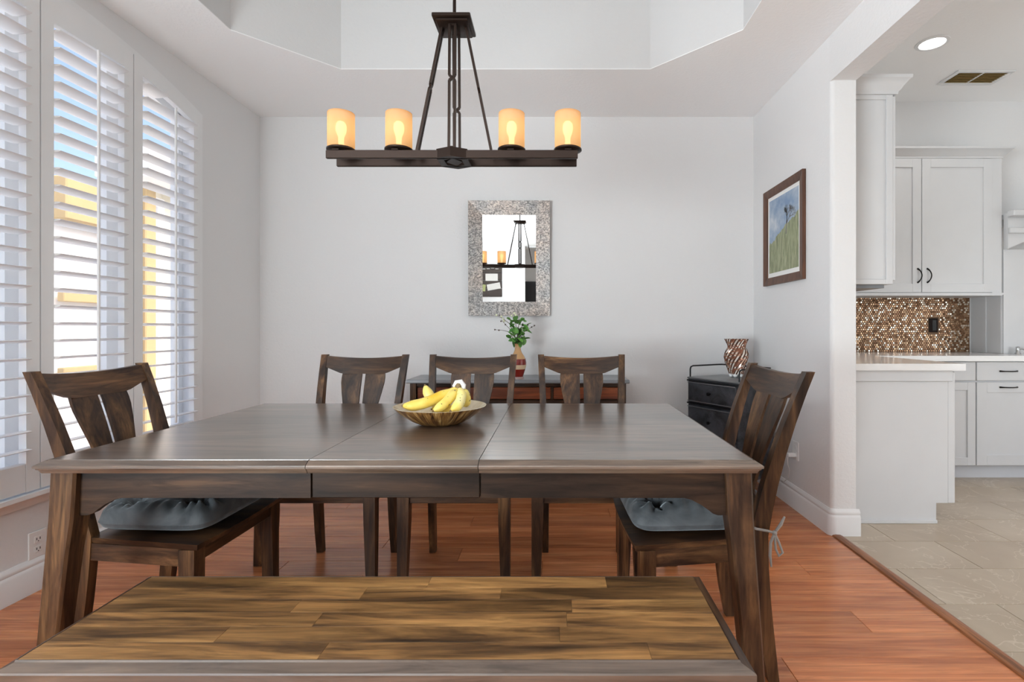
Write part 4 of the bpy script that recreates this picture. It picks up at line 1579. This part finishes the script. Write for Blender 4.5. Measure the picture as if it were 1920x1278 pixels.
# penny-tile backsplash
bs = thing('backsplash', 'copper brown penny tile backsplash between counter and wall cabinet', 'backsplash', (0, 0, 0))
PX0, PX1, PZ0, PZ1 = 2.36, 3.530, .918, 1.392
B(PX0, PX1, YK - .006, YK - .001, PZ0, PZ1).obj('grout', 'penny_grout', bs, smooth=0)
pv, pf, pc = [], [], []
rp = random.Random(99)
pp = .0190
rr_ = .0082
row = 0
z = PZ0 + .010
while z < PZ1 - .008:
    x = PX0 + .010 + (pp / 2 if row % 2 else 0)
    while x < PX1 - .008:
        if not (3.175 < x < 3.265 and 1.075 < z < 1.215):
            b0 = len(pv)
            tx, tz = rp.uniform(-.12, .12), rp.uniform(-.12, .12)
            for k in range(8):
                a = 2 * PI * k / 8
                pv.append((x + rr_ * math.cos(a), YK - .0065, z + rr_ * math.sin(a)))
            for k in range(8):
                a = 2 * PI * k / 8
                dx, dz = .0066 * math.cos(a), .0066 * math.sin(a)
                pv.append((x + dx, YK - .0088 + (dx * tx + dz * tz), z + dz))
            for k in range(8):
                pf.append((b0 + k, b0 + (k + 1) % 8, b0 + 8 + (k + 1) % 8, b0 + 8 + k))
            pf.append(tuple(range(b0 + 8, b0 + 16)))
            u = rp.random()
            if u < .22:
                col = (.92, .80, .66)
            elif u < .55:
                col = (.55, .34, .20)
            else:
                col = (.26, .13, .065)
            f_ = rp.uniform(.8, 1.15)
            pc += [(min(1, col[0] * f_), min(1, col[1] * f_), min(1, col[2] * f_), 1)] * 9
        x += pp
    z += pp * .866
    row += 1
me = bpy.data.meshes.new('penny_tiles')
me.from_pydata(pv, [], pf)
at = me.color_attributes.new('tone', 'FLOAT_COLOR', 'CORNER')
li = 0
for poly_, col in zip(me.polygons, pc):
    for k in poly_.loop_indices:
        at.data[k].color = col
me.materials.append(MAT['penny_tile'])
bm = bmesh.new()
bm.from_mesh(me)
bmesh.ops.recalc_face_normals(bm, faces=bm.faces)
bm.to_mesh(me)
bm.free()
po = inst('penny_tiles', me, bs)
po['kind'] = 'stuff'
bo_ = thing('backsplash_outlet', 'dark brown outlet plate in the penty tile'.replace('penty', 'penny'), 'outlet', (3.22, YK - .006, 1.145))
B(-.037, .037, -.007, 0, -.060, .060, .002).obj('plate', 'lens_black', bo_)
B(-.012, .022, -.010, -.006, -.045, .045, .002).obj('socket', 'slot_dark', bo_)

# far wall cabinet with crown
uc = thing('wall_cabinet', 'white two-door wall cabinet with black pulls above the penny tiles', 'cabinet', (0, 0, 0))
FYU = 4.07
ux0, ux1, uz0, uz1 = 2.33, 3.528, 1.398, 2.462
B(ux0, ux1, FYU, YK - .001, uz0, uz1).obj('body', 'cabinet_white', uc, smooth=0)
dl = shaker(uc, ux0 + .004, 2.889, FYU, uz0 + .004, uz1 - .006, 'Y', .068)
pull(dl, (2.858, FYU - .019, 1.478), (2.858, FYU - .019, 1.590), (.75, -.65, 0), .03)
dr = shaker(uc, 2.895, 3.450, FYU, uz0 + .004, uz1 - .006, 'Y', .068)
pull(dr, (2.934, FYU - .019, 1.478), (2.934, FYU - .019, 1.590), (.75, -.65, 0), .03)
B(3.453, ux1, FYU - .014, FYU, uz0, uz1, .001).obj('filler', 'cabinet_white', uc)
MB().prism([(ux0, 1.376), (3.515, 1.376), (3.540, 1.398), (ux0, 1.398)], 'Y', FYU - .03, YK - .002).obj('light_rail', 'cabinet_white', uc, smooth=0)
rings = []
for x, y, nx, ny in ((ux0, FYU - .014, 0, -1), (ux1, FYU - .014, 1, -1), (ux1, YK - .001, 1, 0)):
    rings.append([(x + nx * d, y + ny * d, uz1 - .002 + z * .82) for d, z in CROWN])
MB().loft(rings).obj('crown', 'cabinet_white', uc)

# near wall cabinet beside the partition (side seen)
nc = thing('wall_cabinet', 'white wall cabinet seen end-on beside the wall end, with crown moulding', 'cabinet', (0, 0, 0))
nx1 = 1.938
B(XP + .003, nx1, YN, 3.74, 1.372, 2.46).obj('body', 'cabinet_white', nc, smooth=0)
B(nx1, nx1 + .022, YN - .002, YN + .52, 1.395, 2.452, .002).obj('door', 'cabinet_white', nc)
B(nx1 - .034, nx1 + .004, YN - .008, YN, 1.372, 2.46, .002).obj('stile', 'cabinet_white', nc)
B(XP + .003, nx1 - .034, YN - .008, YN, 2.432, 2.46, .002).obj('rail', 'cabinet_white', nc)
B(XP + .003, nx1 - .034, YN - .008, YN, 1.372, 1.402, .002).obj('rail', 'cabinet_white', nc)
rings = []
for x, y, nx, ny in ((XP + .003, YN - .008, 0, -1), (nx1 + .022, YN - .008, 1, -1), (nx1 + .022, 3.74, 1, 0)):
    rings.append([(x + nx * d, y + ny * d, 2.460 + z) for d, z in CROWN])
MB().loft(rings).obj('crown', 'cabinet_white', nc)
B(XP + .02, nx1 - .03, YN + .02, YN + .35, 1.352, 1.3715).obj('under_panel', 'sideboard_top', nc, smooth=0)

# hearth surround for the range at the right edge
hs = thing('range_hood_surround', 'white range surround with mantel shelf and arch at the right edge', 'range hood', (0, 0, 0))
HX = 3.545
B(HX, HX + .16, 4.06, YK - .001, .919, 1.74).obj('column', 'cabinet_white', hs, smooth=0)
for ya, yb in ((4.075, 4.105), (4.22, 4.25)):
    B(HX - .008, HX + .002, ya, yb, .919, 1.74, .001).obj('column_trim', 'cabinet_white', hs)
pts = [(HX, 1.74)]
for k in range(13):
    t = k / 12
    pts.append((HX + 1.1 * t, 1.74 + .16 * math.sin(PI * t)))
pts += [(HX + 1.1, 2.02), (HX, 2.02)]
MB().prism(pts[1:], 'Y', 4.02, 4.06).obj('arch_panel', 'cabinet_white', hs, smooth=0)
B(HX, HX + 1.1, 4.0, 4.02, 1.86, 1.905, .003).obj('moulding', 'cabinet_white', hs)
B(HX - .01, HX + 1.1, 3.955, 4.02, 1.985, 2.035, .006).obj('mantel_shelf', 'cabinet_white', hs)
B(HX + .02, HX + 1.1, 4.06, YK - .001, 1.98, 2.02).obj('top_board', 'cabinet_white', hs, smooth=0)
ff = thing('tap', 'small dark grey lever tap standing on the back counter', 'tap', (3.62, 4.02, .918))
MB().lathe([(.022, 0), (.020, .006), (.013, .014), (.011, .050), (.013, .056), (.002, .060)], 16).obj('base', 'steel', ff)
MB().tube([(0, 0, .045), (.03, -.01, .042), (.065, -.02, .026), (.095, -.02, .022)], [.009, .007, .006, .005], 8).obj('lever', 'steel', ff)

# recessed light and vent in the kitchen ceiling
dlx = thing('downlight', 'round recessed downlight glowing in the kitchen ceiling', 'ceiling light', (2.556, 3.48, ZK))
MB().lathe([(.074, -.001), (.100, -.001), (.098, -.005), (.078, -.008), (.074, -.003)], 40, caps=False).obj('trim_ring', 'trim_white', dlx)
MB().lathe([(.001, -.004), (.075, -.004), (.075, -.001), (.001, -.001)], 40).obj('lens', 'downlight_lens', dlx)
area('downlight_beam', (2.556, 3.48, ZK - .012), (0, 0, 0), .15, .15, 3.5, (1, .98, .95), 'DISK')
vt = thing('ceiling_vent', 'brass coloured air vent with white frame in the kitchen ceiling', 'vent', (3.235, 3.955, ZK))
vx, vy = .185, .082
for a, b, c_, d_ in ((-vx - .03, vx + .03, -vy - .03, -vy), (-vx - .03, vx + .03, vy, vy + .03), (-vx - .03, -vx, -vy, vy), (vx, vx + .03, -vy, vy), (-.006, .006, -vy, vy)):
    B(a, b, c_, d_, -.010, -.001, .002).obj('frame_bar', 'trim_white', vt)
B(-vx, vx, -vy, vy, -.003, -.001).obj('back_plate', 'vent_brass', vt, smooth=0)
sl = MB().bar((-vx / 2 + .004, 0, 0), (vx / 2 - .004, 0, 0), .016, .0015, (0, 1, .6)).mesh('slat', 'vent_brass', 0)
for sx in (-vx / 2 - .002, vx / 2 + .002):
    for k in range(7):
        inst('slat', sl, vt, (sx, -vy + .014 + k * .0225, -.008))

# ================================================================== BEHIND THE CAMERA (seen in the mirror)
cb = thing('photo_board', 'dark wooden board with small clipped photos, reflected in the mirror', 'photo board', (-1.47, YR, 1.93))
for k in range(4):
    B(-.30, .30, .002, .020, -.32 + k * .16, -.165 + k * .16, .004).obj('plank', 'dark_board', cb)
for x, z, w_, h_, a, m_ in ((-.18, .05, .16, .12, .05, 'photo_pale'), (.10, .06, .24, .14, 0, 'photo_pale'), (-.12, -.14, .20, .13, -.1, 'photo_green'), (.14, -.12, .26, .12, .18, 'photo_pale')):
    B(-w_ / 2, w_ / 2, 0, .003, -h_ / 2, h_ / 2).obj('photo', m_, cb, (x, .021, z), (0, -a, 0), smooth=0)
for k in range(6):
    B(-.03, .03, .0, .012, -.006, .006, .002).obj('clip', 'photo_pale', cb, (-.22 + k * .085, .020, .23 + .01 * math.sin(k * 2.0)), smooth=0)
cb.scale = (1.16, 1.0, 1.16)
tvb = thing('television', 'dark flat panel on the far wall, seen only in the mirror edge', 'television', (-0.75, YF + .002, 1.35))
B(-.65, .65, 0, .04, -.05, .75, .006).obj('screen', 'screen_black', tvb)
mg = thing('flower_arrangement', 'orange flowers in the far room, seen only in the mirror edge', 'flowers', (-0.66, YF + .35, .75))
MB().lathe([(.05, 0), (.07, .08), (.04, .2), (.05, .26)], 20).obj('pot', 'exterior_brown', mg)
for k in range(14):
    a = k * 2.4
    MB().sphere((.11 * math.sqrt(k / 14) * math.cos(a), .11 * math.sqrt(k / 14) * math.sin(a), .34 + .10 * (1 - k / 14)), .05, 10, 6).obj('flower_head', 'marigold', mg)
cns = thing('console_table', 'low dark console in the far room below the television', 'console', (-0.9, YF + .35, 0))
B(-.7, .7, -.2, .2, .70, .75, .005).obj('top', 'dark_wood_x', cns)
for x in (-.65, .6):
    for y in (-.18, .13):
        B(x, x + .05, y, y + .05, 0, .70, .003).obj('leg', 'dark_wood_z', cns)
